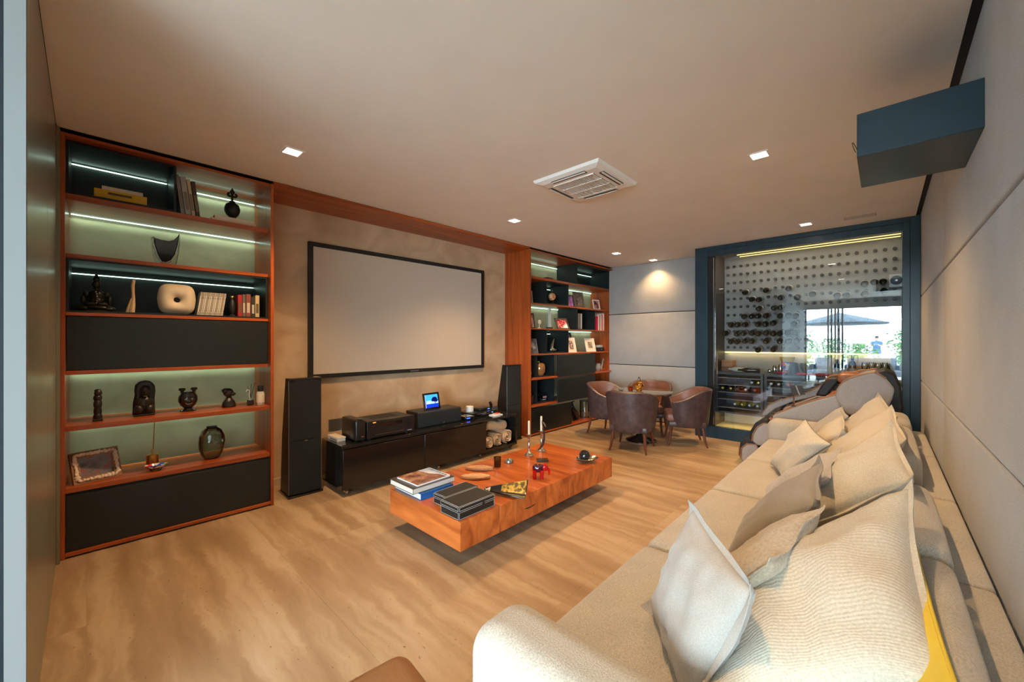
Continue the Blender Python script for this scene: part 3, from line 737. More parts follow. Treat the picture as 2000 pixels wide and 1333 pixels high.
# remote tablet on a stem, clamped on the near arm
rt = obj('remote_stem', tube([(5.30,.71,.735),(5.30,.715,.80),(5.295,.712,.85),(5.29,.70,.89)], .007, 8), M_CHROME, mc)
tb = obj('remote_tablet', prism([(.751,.958),(.640,.968),(.612,.868),(.725,.850)], 5.275, 5.288), mat('slate tablet', (.04,.036,.034), .65), rt, bevel=.002)
obj('tablet_back_rib', prism([(.70,.962),(.69,.963),(.655,.862),(.665,.860)], 5.271, 5.276), mat('grey rib', (.3,.28,.26), .4), rt)
obj('stem_base', B(5.265, 5.335, .64, .735, .73, .742), mat('dark clamp', (.03,.03,.03), .4), rt, bevel=.004)
# ================================================================== glass-fronted wine cellar
CX = 6.37
struct('wall_cellar', B(7.0, 7.1, -.36, 2.1, 0, HC+.1), mat('warm grey board', (.34,.315,.29), .75, 0, (.38,.355,.33), 5))
struct('wall_cellar_side', B(6.44, 7.0, 1.86, 2.10, 0, HC+.1), mat('dark brown side', (.060,.050,.043), .45))
struct('floor_cellar', B(6.44, 7.0, -.345, 1.86, .0, .165), mat('cellar plinth', (.30,.27,.22), .4))
struct('ceiling_cellar', B(6.44, 7.0, -.345, 1.86, 2.775, HC+.1), mat('brown grey soffit', (.13,.11,.095), .5))
wc = thing('wine_cellar_front', 'dark blue-green framed glass front of the wine cellar', 'glass partition', (CX, 0, 0))
obj('post', B(0, .075, 1.925, 2.107, 0, HC), M_DARKTEAL, wc, bevel=.003)
obj('post', B(0, .075, -.308, -.225, 0, HC), M_DARKTEAL, wc, bevel=.003)
obj('inner_post', B(.006, .07, -.225, -.162, .0, HC), M_DARKTEAL, wc, bevel=.003)
obj('top_rail', B(0, .075, -.225, 1.925, 2.80, HC), M_DARKTEAL, wc, bevel=.003)
obj('inner_top_rail', B(.008, .07, -.162, 1.925, 2.715, 2.80), M_DARKTEAL, wc, bevel=.003)
obj('bottom_rail', B(0, .075, -.162, 1.925, 0, .172), M_DARKTEAL, wc, bevel=.003)
obj('hinge_post', B(.012, .066, 1.83, 1.925, .172, 2.715), mat('dark chrome stile', (.03,.035,.038), .2, .4), wc, bevel=.003)
obj('edge_strip', B(.008, .014, 1.842, 1.85, .20, 2.69), M_CHROME, wc)
obj('glass_pane', B(.028, .038, -.162, 1.84, .172, 2.715), thin_glass('clear cellar glass', (.96,.98,.98), 1.9), wc)
obj('door_handle', tube([(-.02,1.79,.95),(-.02,1.79,1.25)], .006, 8), M_CHROME, wc)
for z in (1.0, 1.2): obj('handle_stud', tube([(-.02,1.79,z),(.03,1.79,z)], .005, 8), M_CHROME, wc)

# peg board
pk = thing('peg_rack', 'grey wall board studded with rows of round bottle pegs', 'wine rack', (6.965, 0, 0))
obj('board', B(0, .034, -.34, 1.855, 1.285, 2.78), mat('pale grey peg board', (.30,.29,.28), .55, 0, (.34,.33,.32), 4), pk, bevel=.003)
bm = bmn(); prof = [(.0,.028),(.012,.028),(.012,.034),(.019,.034),(.020,.030),(.020,0),(.023,0)]
lathe(prof, 12, bm)
bmesh.ops.rotate(bm, verts=bm.verts, cent=(0,0,0), matrix=Matrix.Rotation(-PI/2, 3, 'Y'))
peg0 = None
M_PEG = mat('dark steel peg', (.055,.052,.050), .35, .3)
for c in range(23):
    for r in range(11):
        y, z = 1.80 - c*.0909, 2.615 - r*.127
        if peg0 is None: peg0 = obj('peg', bm, M_PEG, pk, (0, y, z))
        else: dup_part(peg0, (0, y, z), pk)
obj('led_strip', B(.012, .03, -.33, 1.85, 1.262, 1.274), M_LEDWARM, pk)
lamp('rack_glow', 'AREA', (6.96, .76, 1.258), 1.6, (1,.75,.35), (0,0,0), shape='RECTANGLE', size=.02, size_y=2.1)
cl = thing('cellar_ceiling_light', 'pair of warm light strips under the cellar ceiling', 'light', (6.74, .76, 2.755))
for x in (.0, .16): obj('light_strip', B(x-.007, x+.007, -.92, .86, -.010, 0), emis('warm strip %g' % x, (1.0,.74,.26), 1.6), cl)
lamp('cellar_down', 'AREA', (6.66, .76, 2.73), 5, (1,.86,.62), (0,0,0), shape='RECTANGLE', size=.2, size_y=1.8)

# bottles on the pegs: base towards the room
M_BOT = mat('dark bottle glass', (.006,.009,.008), .12, 0, coat=.3)
M_LABS = [mat('cream wine label', (.62,.58,.50), .6), mat('grey wine label', (.36,.34,.32), .6), mat('rose wine label', (.34,.20,.20), .6)]
def wine_bottle(lab=0):
    o = obj('wine_bottle', lathe([(0,.012),(.025,.008),(.034,0),(.038,.006),(.038,.185),(.033,.21),(.016,.235),(.0145,.29),(.016,.292),(.016,.30),(0,.30)], 16), M_BOT)
    obj('label', lathe([(.0385,.07),(.0386,.07),(.0386,.15),(.0385,.15)], 16), M_LABS[lab], o)
    return o
bpos = [(1.51,2.18),(1.24,2.19),(1.42,2.07),(1.33,2.06),(1.06,2.07),(.97,2.19),(.87,2.06),(1.33,1.93),(1.14,1.93),(1.06,1.93),(1.52,1.82),(1.42,1.82),(1.34,1.82),(1.24,1.82),(1.07,1.81),(.97,1.81),(.89,1.8),(1.7,1.7),(1.61,1.7),(1.51,1.7),(1.34,1.7),(1.25,1.7),(1.15,1.71),(.91,1.69),(1.78,1.57),(1.62,1.56),(1.53,1.57),(1.42,1.57),(1.34,1.56),(1.24,1.57),(1.15,1.56),(1.07,1.56),(.98,1.57),(.90,1.57),(1.7,1.44),(1.61,1.44),(1.51,1.45),(1.42,1.45),(1.24,1.45),(1.07,1.45),(.97,1.45),(.88,1.45),(1.34,1.32),(1.15,1.33),(.17,2.18),(.08,2.19),(0.,2.19),(-.01,2.07),(.17,2.05),(.44,2.05),(.35,2.05),(.70,2.09)]
ORD = ('first','second','third','fourth','fifth','sixth','seventh','eighth','ninth','tenth','eleventh','twelfth','thirteenth','fourteenth','fifteenth')
P = [wine_bottle(0), wine_bottle(1), wine_bottle(2)]; used = [0,0,0]
for i, (y, z) in enumerate(bpos):
    k = (0,1,0,1,1,0,2)[i % 7]
    b = P[k] if not used[k] else dup(P[k])
    used[k] = 1
    b.location = (6.70, y, z-.012); b.rotation_euler = (0, math.radians(79), 0)
    row = min(range(8), key=lambda q: abs((2.185,2.065,1.93,1.815,1.70,1.565,1.447,1.325)[q]-z))
    pos = sum(1 for (y2, z2) in bpos if abs(z2-z) < .055 and y2 > y)
    tag(b, '%s-labelled wine bottle, %s from left in the %s bottle row on the pegs' % (('cream','grey','rose')[k], ORD[pos], ORD[row]), 'bottle', 'wine bottles on the cellar pegs')

# chiller unit
cu = thing('cellar_chiller', 'white cellar cooling unit with two round fans at upper right', 'cooling unit', (6.80, -.14, 2.11))
obj('body', B(0, .16, -.17, .085, 0, .16), mat('pale grey enamel', (.62,.62,.64), .4), cu, bevel=.006)
for y in (.02, -.11):
    f = obj('fan_ring', tube([(-.004, y, .085), (.004, y, .085)], .056, 20), mat('navy fan', (.02,.03,.06), .4), cu)
    obj('fan_hub', tube([(-.010, y, .085), (-.002, y, .085)], .012, 12), M_SILVER, f)

# cabinets
M_CAB = mat('dark slate cabinet', (.055,.065,.075), .4)
def cabinet(y0, y1, label, shelves):
    t = thing('wine_cabinet', label, 'cabinet', (6.50, 0, 0))
    obj('top_board', B(0, .50, y0, y1, .95, .985), M_CAB, t, bevel=.002)
    for y in (y0, y1-.03): obj('side_panel', B(0, .50, y, y+.03, .40, .95), M_CAB, t)
    obj('back_panel', B(.47, .48, y0, y1, .40, .95), M_CAB, t)
    obj('bottom_board', B(0, .5, y0, y1, .375, .40), M_CAB, t)
    for z in shelves:
        s = obj('shelf', B(.01, .47, y0+.03, y1-.03, z-.012, z), mat('glass shelf grey', (.22,.22,.22), .3), t)
        obj('front_rail', tube([(.004, y0+.03, z+.004), (.004, y1-.03, z+.004)], .005, 8), M_CHROME, s)
    return t
cabinet(1.235, 1.855, 'slate wine cabinet with bottle shelves at the left of the cellar', (.463, .585, .69, .80, .905))
cabinet(-.34, 1.22, 'wide slate wine cabinet partly hidden by the massage chair', (.463, .585, .69, .80, .905))
obj('led_strip', B(.30, .32, -.33, 1.84, .366, .374), M_LEDWARM, wc)
lamp('plinth_glow', 'AREA', (6.62, .80, .37), 7, (1,.70,.22), (0,0,0), shape='RECTANGLE', size=.08, size_y=2.0)
# bottles lying on cabinet shelves, necks out
M_GOLDCAP = mat('gold foil', (.75,.50,.12), .3, .8); M_YEL = mat('pale yellow wine', (.55,.42,.08), .12, 0, coat=.4)
def lying(y, z, m, cap, label):
    o = tag(obj('wine_bottle', lathe([(0,.0),(.036,0),(.038,.006),(.038,.185),(.033,.21),(.016,.235),(.0145,.28),(0,.28)], 14), m, loc=(6.92, y, z+.039), rot=(0, -PI/2, 0)), label, 'bottle', 'bottles lying in the cellar cabinets')
    obj('capsule', lathe([(.0155,.245),(.0165,.245),(.0165,.30),(0,.302)], 12), cap, o)
M_WCAP = mat('white foil', (.8,.8,.8), .4); M_RCAP = mat('orange wax', (.65,.12,.03), .4)
for y, z, m, cap, lab in ((1.79,.69,M_BOT,M_GOLDCAP,'leftmost dark bottle with gold neck foil on the cabinet shelf'), (1.68,.69,M_BOT,M_GOLDCAP,'second dark bottle with gold neck foil on the cabinet shelf'),
        (1.58,.69,M_BOT,M_BLACK,'dark bottle with a black neck beside the gold-foiled ones'), (1.48,.69,M_BOT,M_WCAP,'dark bottle with a white neck next to the orange-waxed one'), (1.36,.69,M_RCAP,M_RCAP,'orange-waxed bottle on the cabinet shelf'),
        (1.62,.463,M_YEL,M_WCAP,'leftmost yellow bottle on the lowest cabinet shelf'), (1.53,.463,M_YEL,M_GOLDCAP,'second yellow bottle on the lowest cabinet shelf'), (1.43,.463,M_YEL,M_WCAP,'third yellow bottle on the lowest cabinet shelf'), (1.33,.463,M_YEL,M_WCAP,'rightmost yellow bottle on the lowest cabinet shelf'),
        (1.40,.80,M_BOT,M_WCAP,'dark bottle with a white neck on the upper left cabinet shelf'), (1.32,.80,M_BOT,M_GOLDCAP,'dark bottle with gold neck on the upper left cabinet shelf'),
        (1.16,.80,M_BOT,M_WCAP,'leftmost white-necked bottle in the wide cabinet'), (1.07,.80,M_BOT,M_WCAP,'second white-necked bottle in the wide cabinet'), (.96,.80,M_RCAP,M_RCAP,'orange-waxed bottle in the wide cabinet'), (1.04,.585,M_BOT,M_WCAP,'low white-necked bottle in the wide cabinet'), (.90,.585,M_BOT,M_WCAP,'second low white-necked bottle in the wide cabinet')):
    lying(y, z, m, cap, lab)

# things standing on the cabinets (top at .985)
ZT = .985
M_PINE = mat('orange pine box', (.42,.16,.06), .5, 0, (.50,.21,.085), 6, (1,8,1))
M_PINE2 = mat('red brown box', (.24,.075,.035), .5)
for (z0, z1, y0, y1, m, lab) in ((0, .065, 1.56, 1.83, M_PINE2, 'long red-brown wooden box on the left wine cabinet'), (.067, .165, 1.68, 1.83, M_PINE, 'small orange wooden box on top of the red-brown box')):
    t = thing('wooden_box', lab, 'box', (6.72, (y0+y1)/2, ZT+z0)); w = (y1-y0)/2
    obj('body', B(0, .2, -w, w, 0, (z1-z0)*.72), m, t, bevel=.002); obj('lid', B(-.002, .202, -w-.002, w+.002, (z1-z0)*.75, z1-z0), m, t, bevel=.002)
for i, (y, ang, m, cap, lab) in enumerate(((1.50, 1.2, M_PAPER, M_WCAP, 'pale wrapped bottle lying on the left cabinet'), (1.34, 1.35, M_BOT, M_BLACK, 'black bottle lying across the left cabinet top'))):
    o = tag(obj('wine_bottle', lathe([(0,.0),(.034,0),(.036,.006),(.036,.17),(.03,.20),(.016,.23),(.0145,.28),(0,.28)], 14), m, loc=(6.60, y-.05, ZT+.037), rot=(-PI/2, 0, (-.3, .15)[i])), lab, 'bottle')
sk = thing('cocktail_set', 'polished steel cocktail shaker set on the wide cabinet', 'barware', (6.70, 1.13, ZT))
for dy, h, r in ((0,.11,.03),(-.07,.13,.032),(.06,.06,.028)): obj('cup', lathe([(0,0),(r*.8,0),(r,.02),(r,h*.8),(r*.7,h),(0,h)], 14), M_CHROME, sk, (0,dy,0))
tag(obj('red_bowl', lathe([(0,0),(.04,0),(.07,.02),(.072,.026),(.04,.01),(0,.008)], 16), mat('magenta enamel', (.5,.03,.08), .3), loc=(6.60, 1.04, ZT)), 'flat magenta bowl beside the steel cocktail set', 'bowl')
vz = thing('mosaic_vase', 'multicoloured mosaic glass vase with yellow rim on the wide cabinet', 'vase', (6.72, .985, ZT))
def spots(name):
    m = bpy.data.materials.new(name); m.use_nodes = True; nt = m.node_tree; N = nt.nodes; L = nt.links
    v = N.new('ShaderNodeTexVoronoi'); v.inputs['Scale'].default_value = 28; tc = N.new('ShaderNodeTexCoord'); L.new(tc.outputs['Object'], v.inputs['Vector'])
    h = N.new('ShaderNodeSeparateColor'); L.new(v.outputs['Color'], h.inputs[0]); r = N.new('ShaderNodeValToRGB'); r.color_ramp.interpolation = 'CONSTANT'
    for i, (p, c) in enumerate(((0,(.75,.75,.78)),(.3,(.6,.03,.03)),(.55,(.04,.12,.55)),(.75,(.75,.5,.05)),(.88,(.03,.3,.12)))):
        e = r.color_ramp.elements[0] if i == 0 else r.color_ramp.elements.new(p)
        e.position = p; e.color = (*c, 1)
    L.new(h.outputs[0], r.inputs[0]); p = N['Principled BSDF']; L.new(r.outputs[0], p.inputs['Base Color']); p.inputs['Roughness'].default_value = .15; return m
M_MOSAIC = spots('mosaic glass')
obj('body', lathe([(0,0),(.045,0),(.04,.012),(.03,.03),(.05,.07),(.068,.12),(.072,.17),(.068,.17),(.05,.08),(0,.05)], 18), M_MOSAIC, vz)
obj('rim', lathe([(.072,.17),(.085,.20),(.092,.235),(.088,.235),(.07,.19),(.068,.17)], 18), mat('yellow glass rim', (.8,.52,.06), .15), vz)
bc = thing('ice_bucket', 'black tapered cooler beside the mosaic vase', 'cooler', (6.66, .90, ZT))
obj('body', lathe([(0,0),(.075,0),(.072,.02),(.045,.15),(.035,.165),(0,.168)], 18), mat('matt black cooler', (.01,.012,.014), .5), bc)
obj('handle', tube([(0,-.05,.15),(0,-.075,.10),(0,-.085,.04)], .004, 6), M_CHROME, bc)
for i in range(4):
    tag(obj('red_tray', soft(-.05, .05, -.06, .06, 0, .03, .012, .006, 2, 2), mat('red enamel', (.55,.012,.02), .3), loc=(6.60, .80-.095*i, ZT)), ('leftmost', 'second', 'third', 'rightmost')[i] + ' small red dish in front of the carton', 'dish', 'row of red dishes')
iv = thing('glass_bowl', 'large clear glass bowl behind the red dishes', 'bowl', (6.84, .76, ZT))
obj('bowl', lathe([(0,0),(.05,0),(.08,.03),(.10,.09),(.095,.15),(.09,.15),(.094,.09),(.075,.035),(0,.01)], 22), thin_glass('thin bowl glass', (.92,.96,.95), 2.2), iv)
cb = thing('carton', 'pale cardboard carton standing on the wide cabinet', 'carton', (6.72, .575, ZT))
M_CARD = mat('pale cardboard', (.60,.52,.38), .8, 0, (.66,.58,.44), 4)
obj('body', B(0, .12, -.075, .075, 0, .27), M_CARD, cb, bevel=.002); obj('label_square', B(-.002, .001, -.03, .03, .13, .19), mat('carton label', (.72,.70,.62), .7), cb)
obj('lid_seam', B(-.001, .121, -.0755, .0755, .225, .228), mat('seam brown', (.35,.28,.18), .8), cb)
for i, (y, h, m, lab) in enumerate(((.44,.22,M_BOT,'dark bottle with white label right of the carton'), (.37,.29,mat('blue green bottle', (.01,.06,.07), .1, coat=.4),'tall blue-green bottle next to the white-labelled one'), (.285,.27,M_BOT,'dark red-capped bottle inside the wooden display stand'))):
    k = h/.30
    o = tag(obj('liquor_bottle', lathe([(0,0),(.036,0),(.038,.006),(.038,.17*k),(.033,.20*k),(.015,.235*k),(.0145,.29*k),(0,.30*k)], 16), m, loc=(6.68, y, ZT)), lab, 'bottle')
    obj('label', lathe([(.0385,.03),(.0388,.03),(.0388,.11),(.0385,.11)], 16), M_LABS[0], o)
    obj('cap', lathe([(.016,.27*k),(.017,.27*k),(.017,.302*k),(0,.304*k)], 12), [M_BLACK, M_BLACK, mat('red cap', (.4,.02,.03), .4)][i], o)
df = thing('display_stand', 'open wooden display stand around a red-capped bottle', 'stand', (6.66, .285, ZT))
for (y0,y1,z0,z1) in ((-.055,-.047,0,.28),(.047,.055,0,.28),(-.055,.055,.272,.28),(-.055,.055,0,.006)): obj('frame_bar', B(0,.09,y0,y1,z0,z1), M_PINE, df)
for i in range(6):
    o = tag(obj('wine_glass', lathe([(0,0),(.03,0),(.004,.006),(.004,.08),(.03,.11),(.034,.15),(.028,.19),(.027,.19),(.033,.15),(.028,.112),(0,.084)], 16), thin_glass('stemware %d' % i, (.95,.97,.98), 2.0), loc=(6.72+(i%2)*.12, .17-.062*i, ZT)), ('first', 'second', 'third', 'fourth', 'fifth', 'sixth')[i] + ' stem glass counted rightwards from the wooden display stand', 'glass', 'stem glasses on the wide cabinet')
gb = thing('gift_box', 'tall white gift box with a dark window at the right of the cellar', 'box', (6.62, -.12, ZT))
obj('body', B(0, .10, -.05, .05, 0, .30), mat('white card', (.72,.74,.78), .5), gb, bevel=.002)
obj('window', B(-.002, .001, -.025, .012, .12, .22), mat('navy print', (.02,.03,.09), .4), gb)

# ================================================================== terrace behind the camera, mirrored in the cellar glass
M_SHADE = mat('blue grey canvas', (.05,.075,.10), .8)
pa = thing('parasol', 'blue-grey garden parasol on the terrace, mirrored in the cellar glass', 'parasol', (-8.0, 1.3, -.03))
bm = bmn(); n = 8; apex = bm.verts.new((0,0,2.62)); rim = [bm.verts.new((1.55*math.cos(2*PI*k/n+.3), 1.55*math.sin(2*PI*k/n+.3), 2.18)) for k in range(n)]
a2 = bm.verts.new((0,0,2.58)); rim2 = [bm.verts.new((v.co.x, v.co.y, v.co.z-.05)) for v in rim]
for k in range(n):
    q = (k+1) % n; bm.faces.new((apex, rim[k], rim[q])); bm.faces.new((rim[k], rim2[k], rim2[q], rim[q])); bm.faces.new((a2, rim2[q], rim2[k]))
obj('canopy', bm, M_SHADE, pa, smooth=False)
obj('pole', tube([(0,0,0.05),(0,0,2.6)], .03, 10), M_BLACK, pa); obj('base', lathe([(0,0),(.3,0),(.3,.06),(0,.08)], 20), M_BLACK, pa)
for k in range(n):
    v = (1.4*math.cos(2*PI*k/n+.3), 1.4*math.sin(2*PI*k/n+.3)); obj('rib', tube([(0,0,2.5),(v[0],v[1],2.16)], .01, 6), M_BLACK, pa)
al = thing('arc_lamp', 'black dome floor lamp in the living room, mirrored in the cellar glass', 'lamp', (-5.6, 2.2, -.03))
obj('stand', tube([(0,.14,0),(0,.14,1.2),(0,.12,1.55),(0,-.1,1.72),(0,-.3,1.86)], .014, 8), M_BLACK, al); obj('base', lathe([(0,0),(.16,0),(.16,.03),(0,.04)], 18), M_BLACK, al)
obj('shade', lathe([(.21,0),(.20,.06),(.14,.13),(.03,.17),(0,.17),(0,.165),(.13,.12),(.19,.05),(.205,0)], 20), mat('dark dome', (.04,.04,.04), .4), al, (0,-.02,1.45))
M_LEAF = [mat('leaf green', (.06,.17,.05), .6, 0, (.12,.28,.07), 4), mat('pale leaf green', (.11,.24,.09), .6)]
def shrub(x, y, h, w, k, lab):
    t = thing('shrub', lab, 'shrub', (x, y, -.03), 0, 'shrubs along the terrace edge'); rnd = random.Random(k)
    bm = bmn()
    for i in range(420):
        p = Vector((rnd.gauss(0,.4), rnd.gauss(0,.4), rnd.random())); r = (1-abs(p.z-.55))
        c = Vector((p.x*w*r, p.y*w*r, .1+p.z*h)); d = Vector((rnd.gauss(0,1), rnd.gauss(0,1), rnd.gauss(0,1))).normalized(); e = d.orthogonal().normalized(); s = .11
        bm.faces.new([bm.verts.new(c+d*s), bm.verts.new(c+e*s*.45), bm.verts.new(c-d*s), bm.verts.new(c-e*s*.45)])
    obj('foliage', bm, M_LEAF[k % 2], t, smooth=False)
    obj('stem', tube([(0,0,0),(0,0,h*.6)], [.05,.02], 6), M_LEG, t)
for i, (x, y, h, w, lab) in enumerate(((-14,3.2,1.7,1.1,'leftmost leafy shrub mirrored left of the parasol'), (-18,2.2,1.5,1.0,'pale leafy shrub mirrored under the parasol'), (-17,1.0,1.2,1.0,'low leafy shrub mirrored right of the door mullions'), (-18,-1.3,1.0,.9,'low pale shrub mirrored beside the standing person'), (-16,-.9,1.9,1.0,'rightmost leafy shrub mirrored at the glass edge'))):
    shrub(x, y, h, w, i, lab)
M_LOUNGE = mat('blue grey outdoor fabric', (.20,.25,.32), .9)
def lounge(x, y, rz, lab):
    t = thing('lounge_chair', lab, 'armchair', (x, y, -.03), rz, 'grey terrace lounge chairs')
    obj('seat', soft(-.35,.35,-.35,.35,.22,.42,.05,.02,3,3), M_LOUNGE, t); obj('backrest', soft(-.38,-.24,-.35,.35,.30,.86,.05,0,3,3), M_LOUNGE, t)
    for y_ in (-.39,.33): obj('armrest', soft(-.36,.36,y_,y_+.07,.22,.60,.03,0,2,2), M_LOUNGE, t)
    for sx in (-.3,.3):
        for sy in (-.3,.3): obj('leg', B(sx-.02,sx+.02,sy-.02,sy+.02,0,.23), M_BLACK, t)
lounge(-5.5, 1.62, .3, 'leftmost grey lounge chair mirrored in the cellar glass')
lounge(-6.2, .62, 0, 'middle grey lounge chair mirrored in the cellar glass')
lounge(-6.6, -.15, -.4, 'rightmost grey lounge chair mirrored in the cellar glass')
# person standing on the terrace
pe = thing('person', 'person in blue shirt and jeans with raised forearms, mirrored in the cellar glass', 'person', (-20.0, .28, -.03))
def skin(name, verts, edges, radii, m, parent):
    me = bpy.data.meshes.new(name); me.from_pydata(verts, edges, []); o = bpy.data.objects.new(name, me); me.materials.append(m); o.parent = parent; link(o)
    sk_ = o.modifiers.new('skin', 'SKIN'); 
    for v, r in zip(me.skin_vertices[0].data, radii): v.radius = r
    me.skin_vertices[0].data[0].use_root = True
    ss = o.modifiers.new('sub', 'SUBSURF'); ss.levels = 1; ss.render_levels = 1
    return o
V = [(0,0,.95),(0,0,1.15),(0,0,1.38),(0,0,1.47),(.01,0,1.55),(.02,0,1.68), (0,.19,1.40),(.02,.26,1.14),(.24,.16,1.16),(.33,.08,1.24), (0,-.19,1.40),(.02,-.26,1.14),(.24,-.16,1.16),(.33,-.08,1.24), (0,.10,.88),(.02,.13,.48),(0,.15,.08),(.13,.16,.03), (0,-.10,.88),(.02,-.13,.48),(0,-.15,.08),(.13,-.16,.03)]
Ed = [(0,1),(1,2),(2,3),(3,4),(4,5),(2,6),(6,7),(7,8),(8,9),(2,10),(10,11),(11,12),(12,13),(0,14),(14,15),(15,16),(16,17),(0,18),(18,19),(19,20),(20,21)]
Rr = [(.13,.16),(.12,.15),(.12,.17),(.055,.055),(.075,.075),(.09,.085),(.065,.065),(.048,.048),(.038,.038),(.03,.035),(.065,.065),(.048,.048),(.038,.038),(.03,.035),(.09,.09),(.062,.062),(.045,.045),(.035,.045),(.09,.09),(.062,.062),(.045,.045),(.035,.045)]
mp_ = mat('skin tone', (.50,.32,.23), .6)
body = skin('body', V, Ed, Rr, mp_, pe)
obj('shirt', lathe([(.150,.92),(.165,1.0),(.165,1.15),(.185,1.33),(.16,1.43),(.075,1.48)], 18, None, (0,0,0), .82, 1.12), mat('blue shirt', (.06,.14,.30), .9), pe)
for s in (-1, 1):
    obj('sleeve', tube([(0,s*.17,1.41),(.015,s*.235,1.25)], [.088,.075], 10), MATS['blue shirt'], pe)
    obj('trouser_leg', tube([(0,s*.085,.96),(0,s*.10,.86),(.02,s*.13,.48),(0,s*.15,.09)], [.10,.112,.085,.072], 12), mat('jeans', (.10,.17,.28), .9), pe)
    for q in range(4): obj('finger', tube([(.34,s*(.05+.012*q),1.25),(.40,s*(.045+.010*q),1.27),(.42,s*(.04+.010*q),1.24)], .009, 6), mp_, pe)
    obj('thumb', tube([(.33,s*.045,1.26),(.37,s*.03,1.30)], .010, 6), mp_, pe)
    obj('eye', ball((.10,s*.032,1.665), .010), M_BLACK, pe)
obj('hair', ball((.0,0,1.70), .098, .95, .95, .95), mat('dark hair', (.03,.02,.015), .7), pe)
obj('nose', ball((.115,0,1.635), .014), mp_, pe)
obj('mouth', soft(.098,.106,-.022,.022,1.595,1.603,.003,0,2,2), mat('lip tone', (.40,.16,.14), .6), pe)
# ================================================================== small things
def balls(L, seg=12, rings=8):
    bm = bmn()
    for c, r, s in L: ball(c, r, s[0], s[1], s[2], bm, seg, rings)
    return bm
def book(label, x, y, z, w, d, h, m, group=None, tilt=0, wall=True, rz=0, band=None, flat=False):
    """upright: w = thickness along x, spine faces -y; flat: lies with its spine towards -y"""
    t = thing('book', label, 'book', (x, y, z), rz, group, wall)
    t.rotation_euler = (0, tilt, rz)
    k = .003
    if flat:
        bm = B(0, w, 0, d, 0, k); box(bm, 0, w, 0, d, h-k, h); box(bm, 0, w, 0, k, k, h-k)
        obj('cover', bm, m, t); obj('pages', B(.004, w-.004, k, d-.005, k, h-k), M_PAPER, t)
        if band: obj('title_band', B(w*.25, w*.7, -.0012, .0005, h*.55, h*.78), band, t)
    else:
        bm = B(0, k, 0, d, 0, h); box(bm, w-k, w, 0, d, 0, h); box(bm, k, w-k, 0, k, 0, h)
        obj('cover', bm, m, t); obj('pages', B(k, w-k, k, d-.005, .003, h-.004), M_PAPER, t)
        if band: obj('title_band', B(w*.18, w*.82, -.0012, .0005, h*.18, h*.62), band, t)
    return t
def photo_mat(name, cols, scale=14, s=0):
    m = bpy.data.materials.new(name); m.use_nodes = True; nt = m.node_tree; N = nt.nodes; L = nt.links
    tc = N.new('ShaderNodeTexCoord'); mp = N.new('ShaderNodeMapping'); mp.inputs['Location'].default_value = (s*3.1, s, s*1.7); L.new(tc.outputs['Object'], mp.inputs[0])
    n = N.new('ShaderNodeTexNoise'); n.inputs['Scale'].default_value = scale; n.inputs['Detail'].default_value = 3; L.new(mp.outputs[0], n.inputs['Vector'])
    r = N.new('ShaderNodeValToRGB'); cr = r.color_ramp; k = len(cols)
    for i, c in enumerate(cols):
        e = cr.elements[0] if i == 0 else (cr.elements[1] if i == 1 else cr.elements.new(.5))
        e.position = .32 + .36*i/(k-1); e.color = (*c, 1)
    L.new(n.outputs['Fac'], r.inputs[0]); p = N['Principled BSDF']; L.new(r.outputs[0], p.inputs['Base Color']); p.inputs['Roughness'].default_value = .12
    return m
def frame(label, x, y, z, w, h, fw, mfr, mph, rz=0, lean=.22, mount=None, wall=True, deep=.014):
    t = thing('picture_frame', label, 'picture frame', (x, y, z), rz, None, wall)
    R_ = (-lean, 0, 0)
    bm = bmn()
    for (x0,x1,z0,z1) in ((-w/2,w/2,0,fw),(-w/2,w/2,h-fw,h),(-w/2,-w/2+fw,fw,h-fw),(w/2-fw,w/2,fw,h-fw)): box(bm, x0,x1,0,deep,z0,z1)
    obj('frame_border', bm, mfr, t, rot=R_, bevel=.002)
    a = fw
    if mount: obj('mount', B(-w/2+fw,w/2-fw,.004,.007,fw,h-fw), mount, t, rot=R_); a = fw+min(w,h)*.13
    obj('photo', B(-w/2+a,w/2-a,.003 if mount else .005,.008,a,h-a), mph, t, rot=R_)
    obj('stand', prism([(h*.7*math.sin(lean)+deep+.001, h*.7*math.cos(lean)), (h*.7*math.sin(lean)+deep+.005, h*.7*math.cos(lean)), (h*.7*math.sin(lean)+deep+.005+h*.22, .002), (h*.7*math.sin(lean)+deep+.001+h*.22, .002)], -w*.12, w*.12), M_BLACK, t)
    return t
def cm(n, c, r=.6): return mat('cover ' + n, c, r)
# ---------------------------------------------------------------- left bookcase, top row
Z1 = 2.462
book('thick yellow book lying under a white one in the top left niche', .034, 4.06, Z1, .275, .20, .068, cm('yellow', (.62,.36,.02)), flat=True, band=cm('dark lettering', (.12,.07,.02)))
book('thin white book on top of the yellow book', .072, 4.065, Z1+.069, .215, .19, .026, cm('ivory', (.62,.55,.44)), flat=True)
tl = math.radians(-7)
x = .515
for w, h, m, lab in ((.022,.325,cm('black white', (.30,.28,.27)),'leaning black-edged grey book nearest the niche wall'), (.034,.318,cm('warm grey', (.42,.39,.34)),'wide grey leaning book'), (.020,.305,cm('cream', (.66,.54,.36)),'slim cream leaning book'), (.026,.295,cm('brown green', (.07,.055,.035)),'brown and dark green leaning book, rightmost of four')):
    book(lab, x, 4.10, 2.4475, w, .22, h, m, tilt=tl, band=cm('dull band', (.22,.18,.12))); x += w+.006
book('lower cream book lying under the black finial', .70, 4.05, 2.4475, .315, .22, .022, cm('sand', (.60,.47,.33)), flat=True)
book('upper cream book directly under the black finial', .72, 4.05, 2.470, .285, .21, .024, cm('light sand', (.66,.52,.37)), flat=True)
